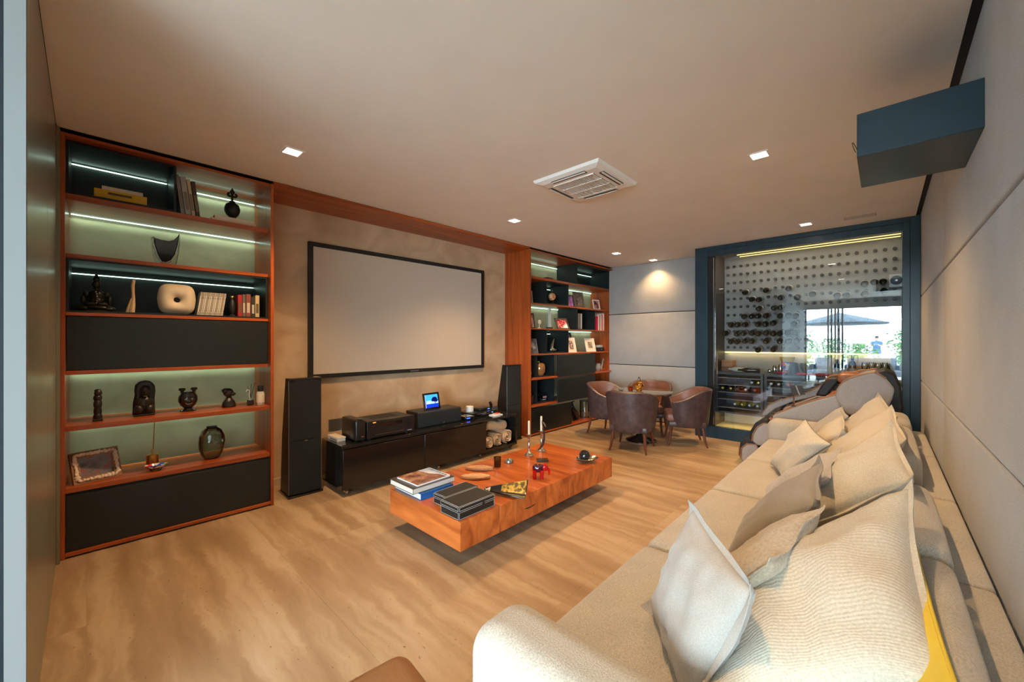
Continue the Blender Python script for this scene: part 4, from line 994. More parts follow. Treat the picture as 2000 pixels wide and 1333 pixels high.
fi = thing('finial', 'black ball finial topped with a fleur-de-lis on two cream books', 'ornament', (.86, 4.15, 2.4945), 0, None, True)
M_IRON = mat('blackened iron', (.012,.014,.012), .5, .3, (.02,.024,.02), 20, bump=.2, bscale=50)
obj('ball', lathe([(0,0),(.042,0),(.045,.012),(.025,.03),(.042,.045),(.056,.075),(.058,.10),(.048,.135),(.02,.155),(.022,.165),(.012,.172),(0,.172)], 20), M_IRON, fi)
bm = prism([(0,.168),(.010,.18),(.008,.20),(.022,.198),(.034,.206),(.040,.222),(.034,.236),(.022,.240),(.016,.230),(.024,.222),(.014,.214),(.008,.222),(.020,.245),(.010,.262),(0,.285),(-.010,.262),(-.020,.245),(-.008,.222),(-.014,.214),(-.024,.222),(-.016,.230),(-.022,.240),(-.034,.236),(-.040,.222),(-.034,.206),(-.022,.198),(-.008,.20),(-.010,.18)], -.005, .005, 'y')
obj('fleur_de_lis', bm, M_IRON, fi)
# ---------------------------------------------------------------- second row: glass sculpture vase
gv = thing('glass_vase', 'black and clear glass vase with a drawn-out pointed lip', 'vase', (.418, 4.15, 2.0435), 0, None, True)
prof = [(-.068,.205),(-.03,.195),(.02,.192),(.05,.205),(.072,.235),(.088,.268),(.083,.225),(.075,.17),(.058,.09),(.036,.045),(.006,.025),(-.022,.030),(-.045,.08),(-.062,.15)]
obj('inner_bowl', prism(prof, -.032, .032, 'y'), mat('opaque black glass', (.006,.006,.006), .06, coat=.5), gv, bevel=.012, seg=3)
out = [(-.082,.205),(-.060,.213),(-.07,.15),(-.05,.075),(-.02,.024),(.006,.018),(.04,.040),(.066,.10),(.082,.18),(.090,.25),(.084,.12),(.066,.0),(-.052,.0),(-.074,.09)]
obj('clear_shell', prism(out, -.036, .036, 'y'), thin_glass('clear casing', (.86,.88,.84), 2.2, .02), gv, bevel=.004)
# ---------------------------------------------------------------- third row, black niche
Z3 = 1.6595
st = thing('seated_statue', 'dark seated deity statue with silver beads in the black niche', 'statue', (.045, 4.17, Z3), 0, None, True)
M_DK = mat('dark patinated bronze', (.020,.019,.015), .3, .6, (.05,.046,.034), 20, bump=.2, bscale=60)
obj('body', balls([((0,0,.03),.045,(1.9,1.2,.62)),((-.065,-.02,.022),.024,(1.5,1.3,.8)),((.065,-.02,.022),.024,(1.5,1.3,.8)),((0,0,.075),.040,(1,.8,1.1)),((0,0,.120),.043,(1.05,.75,1.0)),((-.050,0,.125),.018,(1,1,1.2)),((.050,0,.125),.018,(1,1,1.2)),((-.066,-.01,.085),.014,(1,1,2.2)),((.066,-.01,.085),.014,(1,1,2.2)),((-.03,-.04,.055),.014,(2.2,1,1)),((.03,-.04,.055),.014,(2.2,1,1)),((0,0,.168),.015,(1,1,1.2)),((0,-.004,.200),.026,(.9,.95,1.2)),((0,0,.235),.020,(1,1,1.2)),((0,0,.258),.010,(1,1,1.5))]), M_DK, st)
obj('base', lathe([(0,0),(.088,0),(.09,.006),(.084,.012),(0,.012)], 22, None, (0,0,0), 1, .6), M_DK, st)
for i in range(6): obj('bead', ball((.006-.003*abs(i-2), -.047+.002*i if i < 3 else -.042, .062+.016*i), .0055, 1,1,1, None, 8, 6), M_CHROME, st)
dw = thing('driftwood', 'pale upright driftwood piece in the black niche', 'ornament', (.228, 4.10, Z3), 0, None, True)
bm = tube([(-.002,0,0),(.004,0,.05),(.008,.004,.10),(.006,0,.15),(.004,0,.20),(.010,0,.245)], [.024,.021,.015,.013,.015,.014], 9, None, .75); tube([(-.022,0,0),(-.012,0,.05),(.0,0,.11)], [.014,.012,.006], 8, bm)
obj('stem', bm, mat('bleached wood', (.62,.42,.25), .7, 0, (.72,.54,.34), 10, (6,6,1), .2, 20), dw)
# square-round vase with a hole
dv = thing('donut_vase', 'cream rounded-square ceramic vase with a round hole', 'vase', (.4875, 4.12, Z3), 0, None, True)
bm = bmn(); nA, nB = 48, 10; hx, hz = .118, .118; rows = []
for i in range(nA):
    th = 2*PI*i/nA; c, s = math.cos(th), math.sin(th)
    k = (abs(c)**4.5 + abs(s)**4.5)**(-1/4.5); bulge = 1 + .03*(1-abs(math.sin(2*th)))
    ro = Vector((c*k*hx*(1 - .10*abs(s*k)*(1 if True else 0)), 0, .12 + s*k*hz)); ri = Vector((.022*c, 0, .115+.022*s)); ring = []
    for j in range(nB+1):
        t_ = j/nB; p = ri.lerp(ro, t_); dep = .052*math.sin(PI*min(1, .12+t_*.88))**.55 if t_ < 1 else .014
        ring.append((p.x, dep, p.z))
    rows.append(ring)
VF = [[bm.verts.new((x_, -y_, z_)) for x_, y_, z_ in r] for r in rows]; VB = [[bm.verts.new((x_, y_, z_)) for x_, y_, z_ in r] for r in rows]
for i in range(nA):
    q = (i+1) % nA
    for j in range(nB): bm.faces.new((VF[i][j], VF[i][j+1], VF[q][j+1], VF[q][j])); bm.faces.new((VB[i][j], VB[q][j], VB[q][j+1], VB[i][j+1]))
    bm.faces.new((VF[i][nB], VB[i][nB], VB[q][nB], VF[q][nB])); bm.faces.new((VF[i][0], VF[q][0], VB[q][0], VB[i][0]))
bmesh.ops.recalc_face_normals(bm, faces=bm.faces)
obj('body', bm, M_CREAM, dv, ang=60)
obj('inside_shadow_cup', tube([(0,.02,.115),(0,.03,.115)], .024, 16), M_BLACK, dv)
# row of slim disc cases, leaning
M_CD = [mat('disc case %d' % i, c, .35, 0, (.10,.09,.08), 60, (1,1,1), lo=.5, hi=.62) for i, c in enumerate(((.50,.46,.40),(.40,.37,.33),(.55,.50,.42)))]
for i in range(15):
    t = thing('disc_case', ORD[i] + ' slim grey disc case from the cream vase in the leaning row', 'disc case', (.607+.0115*i, 4.07, Z3), 0, 'leaning row of disc cases', True); t.rotation_euler = (0, math.radians(8), 0)
    obj('case', B(0,.0105,0,.14,0,.19), M_CD[i % 3], t); obj('spine_label', B(.002,.0085,-.0008,.0005,.03,.16), mat('spine print %d' % (i % 3), ((.66,.62,.54),(.30,.28,.25),(.55,.50,.44))[i % 3], .5), t)
sf = thing('figurine', 'small black figurine with a gold ball head in the niche', 'figurine', (.858, 4.14, Z3), 0, None, True)
obj('body', lathe([(0,0),(.020,0),(.022,.008),(.010,.02),(.024,.05),(.026,.10),(.016,.135),(.009,.15),(0,.152)], 14), mat('matt black', (.014,.015,.015), .5), sf); obj('head', ball((0,0,.168), .016), M_GOLD, sf)
x = .892
for w, h, c, lab in ((.030,.19,(.36,.015,.015),'red upright book in the black niche, first of five'), (.022,.195,(.13,.11,.09),'black and white upright book, second of five'), (.034,.20,(.22,.06,.045),'brown-red upright book, third of five'), (.028,.175,(.035,.028,.024),'dark upright book, fourth of five'), (.030,.195,(.55,.42,.22),'tan upright book, fifth of five')):
    book(lab, x, 4.10, Z3, w, .14, h, cm(lab[:6]+str(x), c), band=cm('band'+lab[:5], (.5,.45,.36) if c[0] < .3 else (.12,.09,.05))); x += w+.004
# ---------------------------------------------------------------- carved figures row
Z5 = .8765
c1 = thing('carved_figure', 'slim dark carved wood post figure, leftmost of the figures', 'carving', (.052, 4.10, Z5), 0, None, True)
obj('body', balls([((0,0,.03),.026,(.95,.9,1.15)),((0,0,.07),.022,(1,1,2.0)),((0,0,.12),.023,(1,1,1.8)),((0,0,.165),.022,(1.05,1,1.3)),((.002,-.004,.20),.021,(1,1,1.25)),((0,0,.218),.019,(1,1,.6))]), M_DARKSTONE, c1); obj('base', B(-.026,.026,-.024,.024,0,.02), M_DARKSTONE, c1, bevel=.004)
c2 = thing('carved_figure', 'large dark carved figure with long hair and rounded top', 'carving', (.298, 4.16, Z5), 0, None, True)
obj('hair_and_back', prism([(-.066,0),(.066,0),(.063,.06),(.060,.12),(.066,.18),(.062,.225),(.042,.258),(.010,.268),(-.028,.262),(-.05,.235),(-.055,.19),(-.052,.16),(-.062,.10)], -.01, .04, 'y'), M_DARKSTONE, c2, bevel=.014, seg=3)
obj('head_and_bust', balls([((.004,-.015,.185),.040,(.9,.85,1.2)),((.004,-.047,.178),.009,(.8,1,1.7)),((0,-.01,.095),.055,(1,.7,1.1)),((-.03,-.03,.05),.030,(1,.9,1.2)),((.03,-.03,.05),.030,(1,.9,1.2)),((.004,-.044,.150),.011,(1.4,.6,.5))]), M_DARKSTONE, c2)
obj('base', B(-.06,.06,-.045,.04,0,.015), M_DARKSTONE, c2, bevel=.004)
c3 = thing('face_jug', 'glossy black round jug with a face and two knob handles', 'jug', (.562, 4.16, Z5), 0, None, True)
M_GB = mat('glossy black ceramic', (.012,.011,.012), .12, 0, coat=.5)
obj('body', lathe([(0,0),(.052,0),(.055,.008),(.035,.018),(.028,.028),(.05,.05),(.064,.085),(.062,.12),(.045,.15),(.030,.155),(.028,.15),(0,.14)], 20, None, (0,0,0), 1, .8), M_GB, c3)
for s in (-1, 1):
    obj('knob_handle', lathe([(.010,.145),(.012,.165),(.022,.172),(.024,.182),(.018,.190),(0,.192)], 12, None, (s*.038,0,0)), M_GB, c3)
    obj('eye', ball((s*.020,-.047,.10), .009, 1,.6,1, None, 10, 6), mat('grey glaze', (.12,.11,.11), .2), c3)
obj('mouth', tube([(-.022,-.050,.07),(-.010,-.054,.062),(.010,-.054,.062),(.022,-.050,.07)], .004, 6), MATS['grey glaze'], c3)
obj('nose', ball((0,-.053,.083), .007, 1,1,1.3, None, 8, 6), M_GB, c3)
c4 = thing('bust', 'small dark bust turned aside near the reed diffuser', 'bust', (.838, 4.16, Z5), 0, None, True)
obj('shoulders', lathe([(0,0),(.05,0),(.052,.01),(.048,.04),(.030,.066),(.020,.076),(.022,.084),(0,.086)], 16, None, (0,0,0), 1, .75), M_DARKSTONE, c4)
obj('head', balls([((-.004,0,.125),.038,(1,.9,1.0)),((.026,-.012,.112),.016,(1.1,.9,1.1)),((.042,-.014,.112),.006,(1,1,1.2)),((-.022,0,.142),.026,(1.2,1,.9)),((0,0,.090),.018,(1,1,1.3))]), M_DARKSTONE, c4)
rd = thing('reed_diffuser', 'reed diffuser in a dark glass cube on the carved figures shelf', 'diffuser', (.992, 4.14, Z5), 0, None, True)
obj('jar', soft(-.024,.024,-.022,.022,0,.052,.006,0,3,2), mat('dark jar', (.02,.018,.016), .15, coat=.3), rd); obj('collar', lathe([(.026,.046),(.027,.046),(.027,.054),(.012,.058),(0,.058)], 14), M_SILVER, rd)
for dx, dy, h in ((-.012,0,.17),(.006,.006,.19),(.022,.0,.20),(.014,-.01,.15)): obj('reed', tube([(0,0,.05),(dx*1.6,dy,h)], .0018, 5), M_BLACK, rd)
obj('white_flower', tube([(0,0,.055),(-.012,-.008,.09),(-.008,-.01,.13),(-.024,-.01,.142),(-.034,-.01,.125)], .0035, 6), M_WHITE, rd)
pbt = thing('bottle', 'white labelled bottle with a black cap at the shelf right end', 'bottle', (1.056, 4.08, Z5), 0, None, True)
obj('glass', lathe([(0,0),(.030,0),(.032,.006),(.032,.105),(.026,.118),(.013,.124),(0,.124)], 16), mat('frosted glass', (.55,.53,.48), .25), pbt); obj('label', lathe([(.0322,.025),(.0326,.025),(.0326,.10),(.0322,.10)], 16), mat('label cream', (.75,.70,.58), .6), pbt); obj('cap', lathe([(.013,.12),(.023,.128),(.024,.165),(.018,.175),(0,.176)], 14), M_BLACK, pbt)
# ---------------------------------------------------------------- lowest open row
Z6 = .4615
pf = frame('large tilted picture frame edged with shells on the lowest open shelf', .060, 4.06, Z6, .25, .225, .042, mat('driftwood frame', (.24,.13,.075), .7, 0, (.32,.18,.10), 12), photo_mat('beach snapshot', ((.05,.045,.045),(.16,.15,.15),(.34,.03,.02)), 13, 1), rz=math.radians(17), lean=.42, deep=.03)
M_SHELL = mat('pale shells', (.66,.52,.38), .55, 0, (.78,.66,.52), 30)
shell_bm = ball((0,0,0), .0135, 1.15, .55, .8, None, 8, 5)
sh0 = None; rnd = random.Random(3)
for k in range(44):
    q, f = divmod(k, 11); a = (f+.5)/11*2-1
    xx, zz = ((a*.102, .022), (.104, .1125+a*.088), (-a*.102, .203), (-.104, .1125-a*.088))[q]
    p = Matrix.Rotation(-.42, 3, 'X') @ Vector((xx, -.004, zz))
    if sh0 is None: sh0 = obj('shell', shell_bm, M_SHELL, pf, p); s_ = sh0
    else: s_ = dup_part(sh0, p, pf)
    s_.rotation_euler = (-.42, rnd.uniform(0, 3), rnd.uniform(-.4, .4)); s_.scale = [rnd.uniform(.8, 1.25)]*3
pn = thing('brass_pendant', 'slim brass rod with a cylinder weight hung under the figures shelf', 'pendant', (.348, 4.20, Z6), 0, None, True)
obj('rod', tube([(.006,0,.135),(.012,-.01,.381)], .0032, 8), mat('copper rod', (.50,.22,.07), .3, .9), pn); obj('ceiling_plate', B(-.022,.046,-.028,.012,.374,.3805), mat('wood plate', (.28,.09,.03), .4), pn); obj('weight', lathe([(0,.0),(.037,.0),(.038,.003),(.038,.095),(.034,.099),(.006,.10),(.006,.14),(0,.14)], 24), M_GOLD, pn)
md = thing('mosaic_dish', 'small multicoloured glass dish before the brass weight', 'dish', (.358, 4.05, Z6), 0, None, True)
obj('rim', lathe([(.040,.024),(.066,.040),(.070,.048),(.064,.048),(.040,.032)], 20, None, (0,0,0), 1, .55), spots('mosaic rim'), md); obj('foot_bowl', lathe([(0,0),(.03,0),(.034,.006),(.04,.024),(.042,.03),(.03,.014),(0,.012)], 18, None, (0,0,0), 1, .55), thin_glass('dish glass', (.75,.78,.75), 2), md)
gv2 = thing('glass_vase', 'large green-grey optic glass vase on the lowest open shelf', 'vase', (.715, 4.14, Z6), 0, None, True)
bm = bmn(); prof = [(.045,0),(.052,.004),(.072,.04),(.088,.09),(.092,.14),(.086,.19),(.068,.235),(.046,.256),(.030,.262),(.030,.268),(.036,.270)]
for s in (0,):
    rows = []
    for r, z in prof:
        rows.append([bm.verts.new(((r+.0022*math.sin(14*(2*PI*k/56)+z*30))*math.cos(2*PI*k/56), .72*(r+.0022*math.sin(14*(2*PI*k/56)+z*30))*math.sin(2*PI*k/56), z)) for k in range(56)])
    for a, b in zip(rows, rows[1:]):
        for k in range(56): bm.faces.new((a[k], a[(k+1) % 56], b[(k+1) % 56], b[k]))
    bm.faces.new(list(reversed(rows[0])))
obj('body', bm, thin_glass('green grey optic glass', (.50,.56,.47), 2.4, .03), gv2); obj('mouth_ring', lathe([(.030,.262),(.037,.262),(.038,.272),(.032,.274)], 20, None, (0,0,0), 1, .72), mat('dark mouth', (.03,.035,.03), .2), gv2)
obj('foot', lathe([(0,0),(.046,0),(.05,.01),(.0,.014)], 20, None, (0,0,0), 1, .72), mat('dark glass foot', (.05,.06,.05), .1), gv2)
# ================================================================== on and around the console
ZC = .4705
tv = thing('wall_vent', 'small square perforated grey wall vent above the console', 'vent', (1.905, 4.468, .47), 0, None, True)
obj('plate', B(-.103,.103,0,.012,0,.115), mat('grey brown metal', (.16,.135,.11), .5, .4), tv)
hb = None
for i in range(12):
    for j in range(7):
        p = (-.088+.016*i, -.0005, .012+.015*j)
        if hb is None: hb = obj('hole', tube([(0,0,0),(0,.002,0)], .0052, 6), M_BLACK, tv, p)
        else: dup_part(hb, p, tv)
so_ = thing('wall_socket', 'white wall socket with a plugged black cable above the console', 'socket', (2.08, 4.465, .47), 0, None, True)
obj('plate', B(-.02,.055,0,.015,.015,.10), M_WHITE, so_, bevel=.003); obj('cable', tube([(.02,-.002,.05),(0,-.03,.045),(-.01,-.04,.02),(.02,-.05,.005),(.08,-.05,.004)], .004, 6), M_BLACK, so_)
wb = thing('small_box', 'small cream box at the left end of the console', 'box', (1.69, 3.99, ZC), math.radians(4), None, True)
obj('tray', B(-.038,.038,-.105,.105,0,.026), mat('cream card', (.66,.57,.45), .6), wb, bevel=.002); obj('lid', B(-.040,.040,-.107,.107,.027,.040), mat('cream card lid', (.70,.60,.47), .6), wb, bevel=.002); obj('side_print', B(-.0392,-.037,-.08,.06,.006,.020), mat('grey print', (.2,.18,.16), .5), wb)
sw = thing('audio_amplifier', 'black audio unit with a curved side at the left of the receiver', 'audio unit', (1.758, 3.72, ZC), 0, None, True)
obj('cabinet', soft(0,.11,0,.33,.008,.215,.025,0,4,3), mat('satin black', (.012,.012,.011), .3), sw); obj('control_dome', ball((.058,.03,.212), .034, 1,1,.35), M_GLOSSBLK, sw); obj('badge', B(.06,.085,-.002,.001,.045,.056), M_SILVER, sw)
for x in (.02,.09):
    for y in (.04,.29): obj('foot', B(x-.008,x+.008,y-.008,y+.008,0,.01), M_BLACK, sw)
rc = thing('av_receiver', 'black audio-video receiver in the middle of the console', 'receiver', (1.885, 3.74, ZC), 0, None, True)
obj('case', B(0,.52,.004,.34,.018,.178), mat('black steel case', (.022,.020,.016), .4, .2), rc, bevel=.004); fp = obj('front_panel', B(-.004,.524,-.010,.006,.014,.182), mat('black aluminium', (.012,.012,.011), .28), rc, bevel=.003)
for x in (.045,.475): obj('knob', tube([(x,-.030,.125),(x,-.008,.125)], .026, 20), mat('black knob', (.02,.02,.02), .2, .4), rc)
obj('display', B(.14,.38,-.012,-.009,.115,.155), mat('display glass', (.006,.005,.005), .05), fp); obj('power_led', B(.055,.085,-.013,-.009,.162,.170), emis('red orange led', (1,.22,.03), 2.5), fp); obj('trim_line', B(.08,.40,-.0125,-.009,.040,.044), M_SILVER, fp); obj('badge', B(.44,.49,-.0125,-.009,.030,.037), mat('badge metal', (.3,.3,.28), .4), fp)
for k in range(12): obj('vent_slot', B(.10+.026*k,.115+.026*k,.10,.30,.177,.1795), M_BLACK, rc)
for x in (.05,.47):
    for y in (.05,.30): obj('foot', lathe([(0,0),(.02,0),(.02,.019),(0,.019)], 12), M_BLACK, rc, (x,y,0))
ce = thing('centre_speaker', 'wide black centre speaker lying on the console', 'speaker', (2.53, 3.83, ZC), 0, None, True)
obj('cabinet', B(0,.60,.015,.27,0,.172), mat('black ash vinyl', (.013,.014,.014), .4), ce, bevel=.006); obj('grille', soft(.004,.596,-.012,.03,.004,.168,.012,0,3,3), M_BLACKFAB, ce); obj('badge', B(.32,.345,-.0145,-.0115,.02,.027), M_SILVER, ce)
for x in (.018,.582): obj('driver_ring', tube([(x,-.0,.086),(x,.004,.086)], .01, 12), M_BLACK, ce)
# digital photo frame, lit screen: sky, tree and shore
dp = thing('digital_frame', 'lit blue digital photo frame leaning on the centre speaker', 'digital frame', (2.785, 3.93, ZC+.173), math.radians(4), None, True)
RX = (-.20, 0, 0)
bm = bmn(); w, h, f = .235, .195, .022
for (x0,x1,z0,z1) in ((-w/2,w/2,0,f),(-w/2,w/2,h-f,h),(-w/2,-w/2+f,f,h-f),(w/2-f,w/2,f,h-f)): box(bm,x0,x1,0,.016,z0,z1)
obj('bezel', bm, M_GLOSSBLK, dp, rot=RX, bevel=.002)
obj('screen', B(-w/2+f,w/2-f,.006,.012,f,h-f), emis('screen sky blue', (.05,.42,1.0), 1.3), dp, rot=RX)
obj('screen_cloud', prism([(-.075,.065),(.095,.065),(.095,.088),(.02,.092),(-.03,.105),(-.075,.10)], .0045, .0055, 'y'), emis('screen pale', (.55,.95,1.0), 1.1), dp, rot=RX)
obj('screen_sea', B(-w/2+f,w/2-f,.0045,.0055,f,.066), emis('screen deep blue', (.01,.05,.75), 1.0), dp, rot=RX)
obj('screen_tree', balls([((.045,.0042,.115),.036,(1.15,.02,.8)),((.02,.0042,.105),.02,(1.2,.02,.8)),((.07,.0042,.10),.022,(1,.02,.9)),((.05,.0042,.085),.012,(.5,.02,2.2))], 10, 6), emis('screen navy', (.004,.012,.16), .8), dp, rot=RX)
obj('screen_bar', B(-w/2+f,-w/2+f+.012,.0035,.0045,f,h-f), emis('screen lilac', (.45,.50,.95), 1.0), dp, rot=RX)
obj('stand', prism([(.03,.12),(.034,.12),(.10,.0),(.095,.0)], -.03, .03), M_BLACK, dp)
ro = thing('set_top_box', 'small black box with a blue display right of the centre speaker', 'set-top box', (3.17, 3.80, ZC), 0, None, True)
obj('case', B(0,.15,0,.15,.004,.042), M_GLOSSBLK, ro, bevel=.004); obj('display', B(.02,.075,-.002,.001,.016,.030), emis('blue display', (.04,.12,1), 2), ro)
for x in (.02,.13):
    for y in (.02,.13): obj('foot', B(x-.006,x+.006,y-.006,y+.006,0,.005), M_BLACK, ro)
dk = thing('disc_player', 'flat black disc player at the right end of the console', 'disc player', (3.34, 3.88, ZC), 0, None, True)
obj('case', B(0,.42,0,.24,.008,.052), mat('black painted steel', (.014,.014,.014), .3), dk, bevel=.003); obj('front_panel', B(0,.42,-.006,.001,.008,.052), M_GLOSSBLK, dk); obj('tray_line', B(.08,.24,-.0072,-.0055,.034,.037), mat('grey line', (.2,.2,.2), .4), dk); obj('blue_led', B(.34,.36,-.0075,-.0055,.028,.036), emis('blue led', (.1,.25,1), 3), dk)
for x in (.03,.39):
    for y in (.03,.21): obj('foot', B(x-.01,x+.01,y-.01,y+.01,0,.009), M_BLACK, dk)
wr_ = thing('router', 'low black router on top of the disc player', 'router', (3.52, 3.93, ZC+.0525), .1, None, True)
obj('case', soft(0,.22,0,.14,0,.034,.012,0,3,2), mat('router black', (.012,.012,.012), .25), wr_); obj('led', B(.15,.19,-.002,.001,.012,.018), emis('router blue', (.1,.3,1), 3), wr_)
tag(obj('white_canister', lathe([(0,0),(.050,0),(.052,.004),(.052,.022),(.050,.024),(.052,.026),(.052,.046),(.050,.048),(.052,.050),(.052,.068),(.048,.072),(0,.073)], 24), mat('white ceramic', (.74,.70,.62), .4), loc=(3.42, 4.02, ZC+.0525)), 'white ribbed round canister on the disc player', 'canister', None, True)
hs = thing('telephone', 'black handset standing in a dark base by the right tower speaker', 'telephone', (3.82, 3.95, ZC), 0, None, True)
obj('base', prism([(0,0),(.12,0),(.12,.012),(.05,.075),(.02,.082),(0,.05)], -.05, .05), mat('dark grey gloss', (.05,.05,.05), .15), hs, bevel=.006); obj('handset', tube([(-.055,.03,.07),(-.065,.02,.11),(-.085,.02,.15)], [.018,.022,.018], 10, None, .6), M_GLOSSBLK, hs)
nb = thing('notepad', 'white notepad with a red card on top on the console', 'notepad', (3.60, 3.74, ZC), .05, None, True)
obj('pad', B(0,.16,0,.10,0,.010), M_WHITE, nb); obj('card_box', B(.035,.125,.012,.07,.010,.026), mat('pale card', (.6,.5,.42), .6), nb); obj('red_card', B(.06,.12,.010,.06,.026,.031), mat('red print', (.6,.06,.03), .5), nb)
# rolled towels inside the open cubby
M_TOWEL = fabric('tan fleece', (.36,.20,.09), (.56,.36,.19), 300)
M_TOWEL2 = fabric('camel fleece', (.42,.25,.12), (.64,.43,.25), 300)
def roll(x, z, r, m, label, lean=0):
    t = thing('rolled_blanket', label, 'blanket', (x, 3.71, z), 0, 'rolled blankets in the console cubby', True)
    bm = bmn(); turns = 2.6; n = 64; A_ = []
    for i in range(n+1):
        th = turns*2*PI*i/n; rr = r*(.22 + .74*i/n); A_.append((rr*math.cos(th+lean), rr*math.sin(th+lean)))
    th_ = r*.115
    R_ = []
    for i, (a, b) in enumerate(A_):
        k = math.hypot(a, b); ux, uz = a/k, b/k
        wob = .012*math.sin(i*.7+x*20)
        R_.append([bm.verts.new((a+ux*th_, .0+wob, b+uz*th_)), bm.verts.new((a, -.012+wob, b)), bm.verts.new((a-ux*th_, .0+wob, b-uz*th_)), bm.verts.new((a-ux*th_, .36, b-uz*th_)), bm.verts.new((a+ux*th_, .36, b+uz*th_))])
    for p, q in zip(R_, R_[1:]):
        for k in range(5): bm.faces.new((p[k], q[k], q[(k+1) % 5], p[(k+1) % 5]))
    bm.faces.new(R_[0]); bm.faces.new(list(reversed(R_[-1])))
    bmesh.ops.recalc_face_normals(bm, faces=bm.faces); obj('roll', bm, m, t, ang=70); return t
zb = .089
roll(3.475, zb+.078, .072, M_TOWEL2, 'rolled tan blanket at the left of the cubby', 2.4)
roll(3.635, zb+.088, .080, M_TOWEL, 'rolled tan blanket in the middle of the cubby', 1.6)
roll(3.815, zb+.098, .090, M_TOWEL2, 'largest rolled tan blanket at the right of the cubby', .8)
fb2 = thing('folded_blanket', 'folded tan blanket lying on the rolled ones', 'blanket', (3.42, 3.72, zb+.20), 0, None, True)
bm = soft(0,.42,0,.34,0,.115,.05,.0,4,8)
for v in bm.verts: v.co.z += .02*math.sin(v.co.x*14) - .0*v.co.y + .012*noise.noise(v.co*9); v.co.x += .01*noise.noise(v.co*7)
obj('fold', bm, M_TOWEL, fb2, ang=80)
# ================================================================== on the coffee table
T = .3055
book('blue-spined large book at the bottom of the coffee table stack', 1.632, 2.415, T, .29, .355, .046, cm('blue spine', (.006,.075,.26), .3), flat=True, wall=False)
b2 = book('thick grey-edged dark book in the middle of the coffee table stack', 1.585, 2.445, T+.0465, .375, .315, .040, cm('dark jacket', (.055,.045,.035), .35), flat=True, wall=False)
obj('page_block_front', B(.002,.373,-.0015,.001,.004,.036), mat('grey pages', (.42,.37,.32), .7, 0, (.52,.47,.41), 40, (1,1,30)), b2)
mg = thing('magazine', 'magazine with a brown and pale blue cover on top of the stack', 'magazine', (1.635, 2.462, T+.0875), math.radians(1.5))
obj('pages', B(0,.30,0,.265,0,.010), mat('white pages', (.72,.68,.64), .6), mg)
obj('cover', B(-.001,.301,-.001,.266,.010,.0112), photo_mat('cover print', ((.10,.035,.02),(.26,.10,.06),(.45,.30,.16)), 11, 4), mg)
obj('cover_sky', prism([(.19,.266),(.301,.266),(.301,-.001),(.265,-.001),(.255,.08),(.21,.15)], .0112, .0116, 'z'), mat('pale blue print', (.36,.45,.60), .25, 0, (.62,.66,.68), 5), mg)
for k in range(7): obj('title_letter', B(.272,.288,.018+.034*k,.018+.034*k+.022,.0116,.0120), mat('title blue', (.07,.10,.26), .3), mg)
M_LBOX = mat('black stitched leather', (.009,.0095,.0085), .42, 0, (.014,.0145,.013), 60, bump=.08, bscale=300); M_ST = mat('pale stitching', (.42,.42,.40), .7)
def lbox(x, y, w, d, h, rz, label):
    t = thing('leather_box', label, 'box', (x, y, T), rz)
    obj('body', B(0,w,0,d,0,h*.62), M_LBOX, t, bevel=.003); l = obj('lid', B(-.002,w+.002,-.002,d+.002,h*.66,h), M_LBOX, t, bevel=.004)
    obj('hinge_band', B(.004,w-.004,.004,d-.004,h*.60,h*.68), M_BLACK, t)
    def rect(p, q, r_, s, par):
        obj('stitching', tube([p, q, r_, s, p], .0011, 5), M_ST, par)
    e = .005
    for (z0, z1, par, o) in ((e, h*.62-e, t, 0.0), (h*.66+e*.7, h-e*.7, l, .002)):
        rect((e,-o-.0006,z0),(w-e,-o-.0006,z0),(w-e,-o-.0006,z1),(e,-o-.0006,z1), par); rect((-o-.0006,e,z0),(-o-.0006,d-e,z0),(-o-.0006,d-e,z1),(-o-.0006,e,z1), par)
    rect((e,e,h+.0005),(w-e,e,h+.0005),(w-e,d-e,h+.0005),(e,d-e,h+.0005), l)
    obj('clasp', B(w*.62,w*.62+.026,-.0045,.001,h*.40,h*.72), M_BLACK, t, bevel=.002)
lbox(1.612, 1.967, .318, .19, .084, 0, 'black stitched leather box at the front table corner')
lbox(1.675, 2.185, .30, .135, .072, .02, 'second black leather box behind the front one')
M_LEAFW = mat('carved pale wood', (.36,.17,.075), .55, 0, (.50,.27,.13), 12, (3,12,3), .25, 60)
def leaf(x, y, rz, lab, m):
    t = thing('leaf_tray', lab, 'tray', (x, y, T), rz); bm = bmn(); n = 20; top = []; bot = []
    L_, Wd = .125, .058
    def half(u): return Wd*max(.04, (1-u*u))**.8*(1+.15*u)
    rows = []
    for i in range(n+1):
        u = -1+2*i/n; hw = half(u)*(1+.06*math.sin(i*2.1)); xx = L_*u
        rows.append([bm.verts.new((xx, -hw, .024)), bm.verts.new((xx, -hw*.5, .014)), bm.verts.new((xx, 0, .012)), bm.verts.new((xx, hw*.5, .014)), bm.verts.new((xx, hw, .024)), bm.verts.new((xx, hw*.7, .004)), bm.verts.new((xx, 0, .0)), bm.verts.new((xx, -hw*.7, .004))])
    for a, b in zip(rows, rows[1:]):
        for k in range(8): bm.faces.new((a[k], b[k], b[(k+1) % 8], a[(k+1) % 8]))
    bm.faces.new(list(reversed(rows[0]))); bm.faces.new(rows[-1]); bmesh.ops.recalc_face_normals(bm, faces=bm.faces)
    obj('leaf', bm, m, t, ang=40); obj('midrib', tube([(-.11,0,.0135),(.11,0,.0135)], .002, 5), MATS['carved pale wood'], t)
leaf(2.372, 2.615, math.radians(-50), 'leaf-shaped wooden tray farther from the books', M_LEAFW)
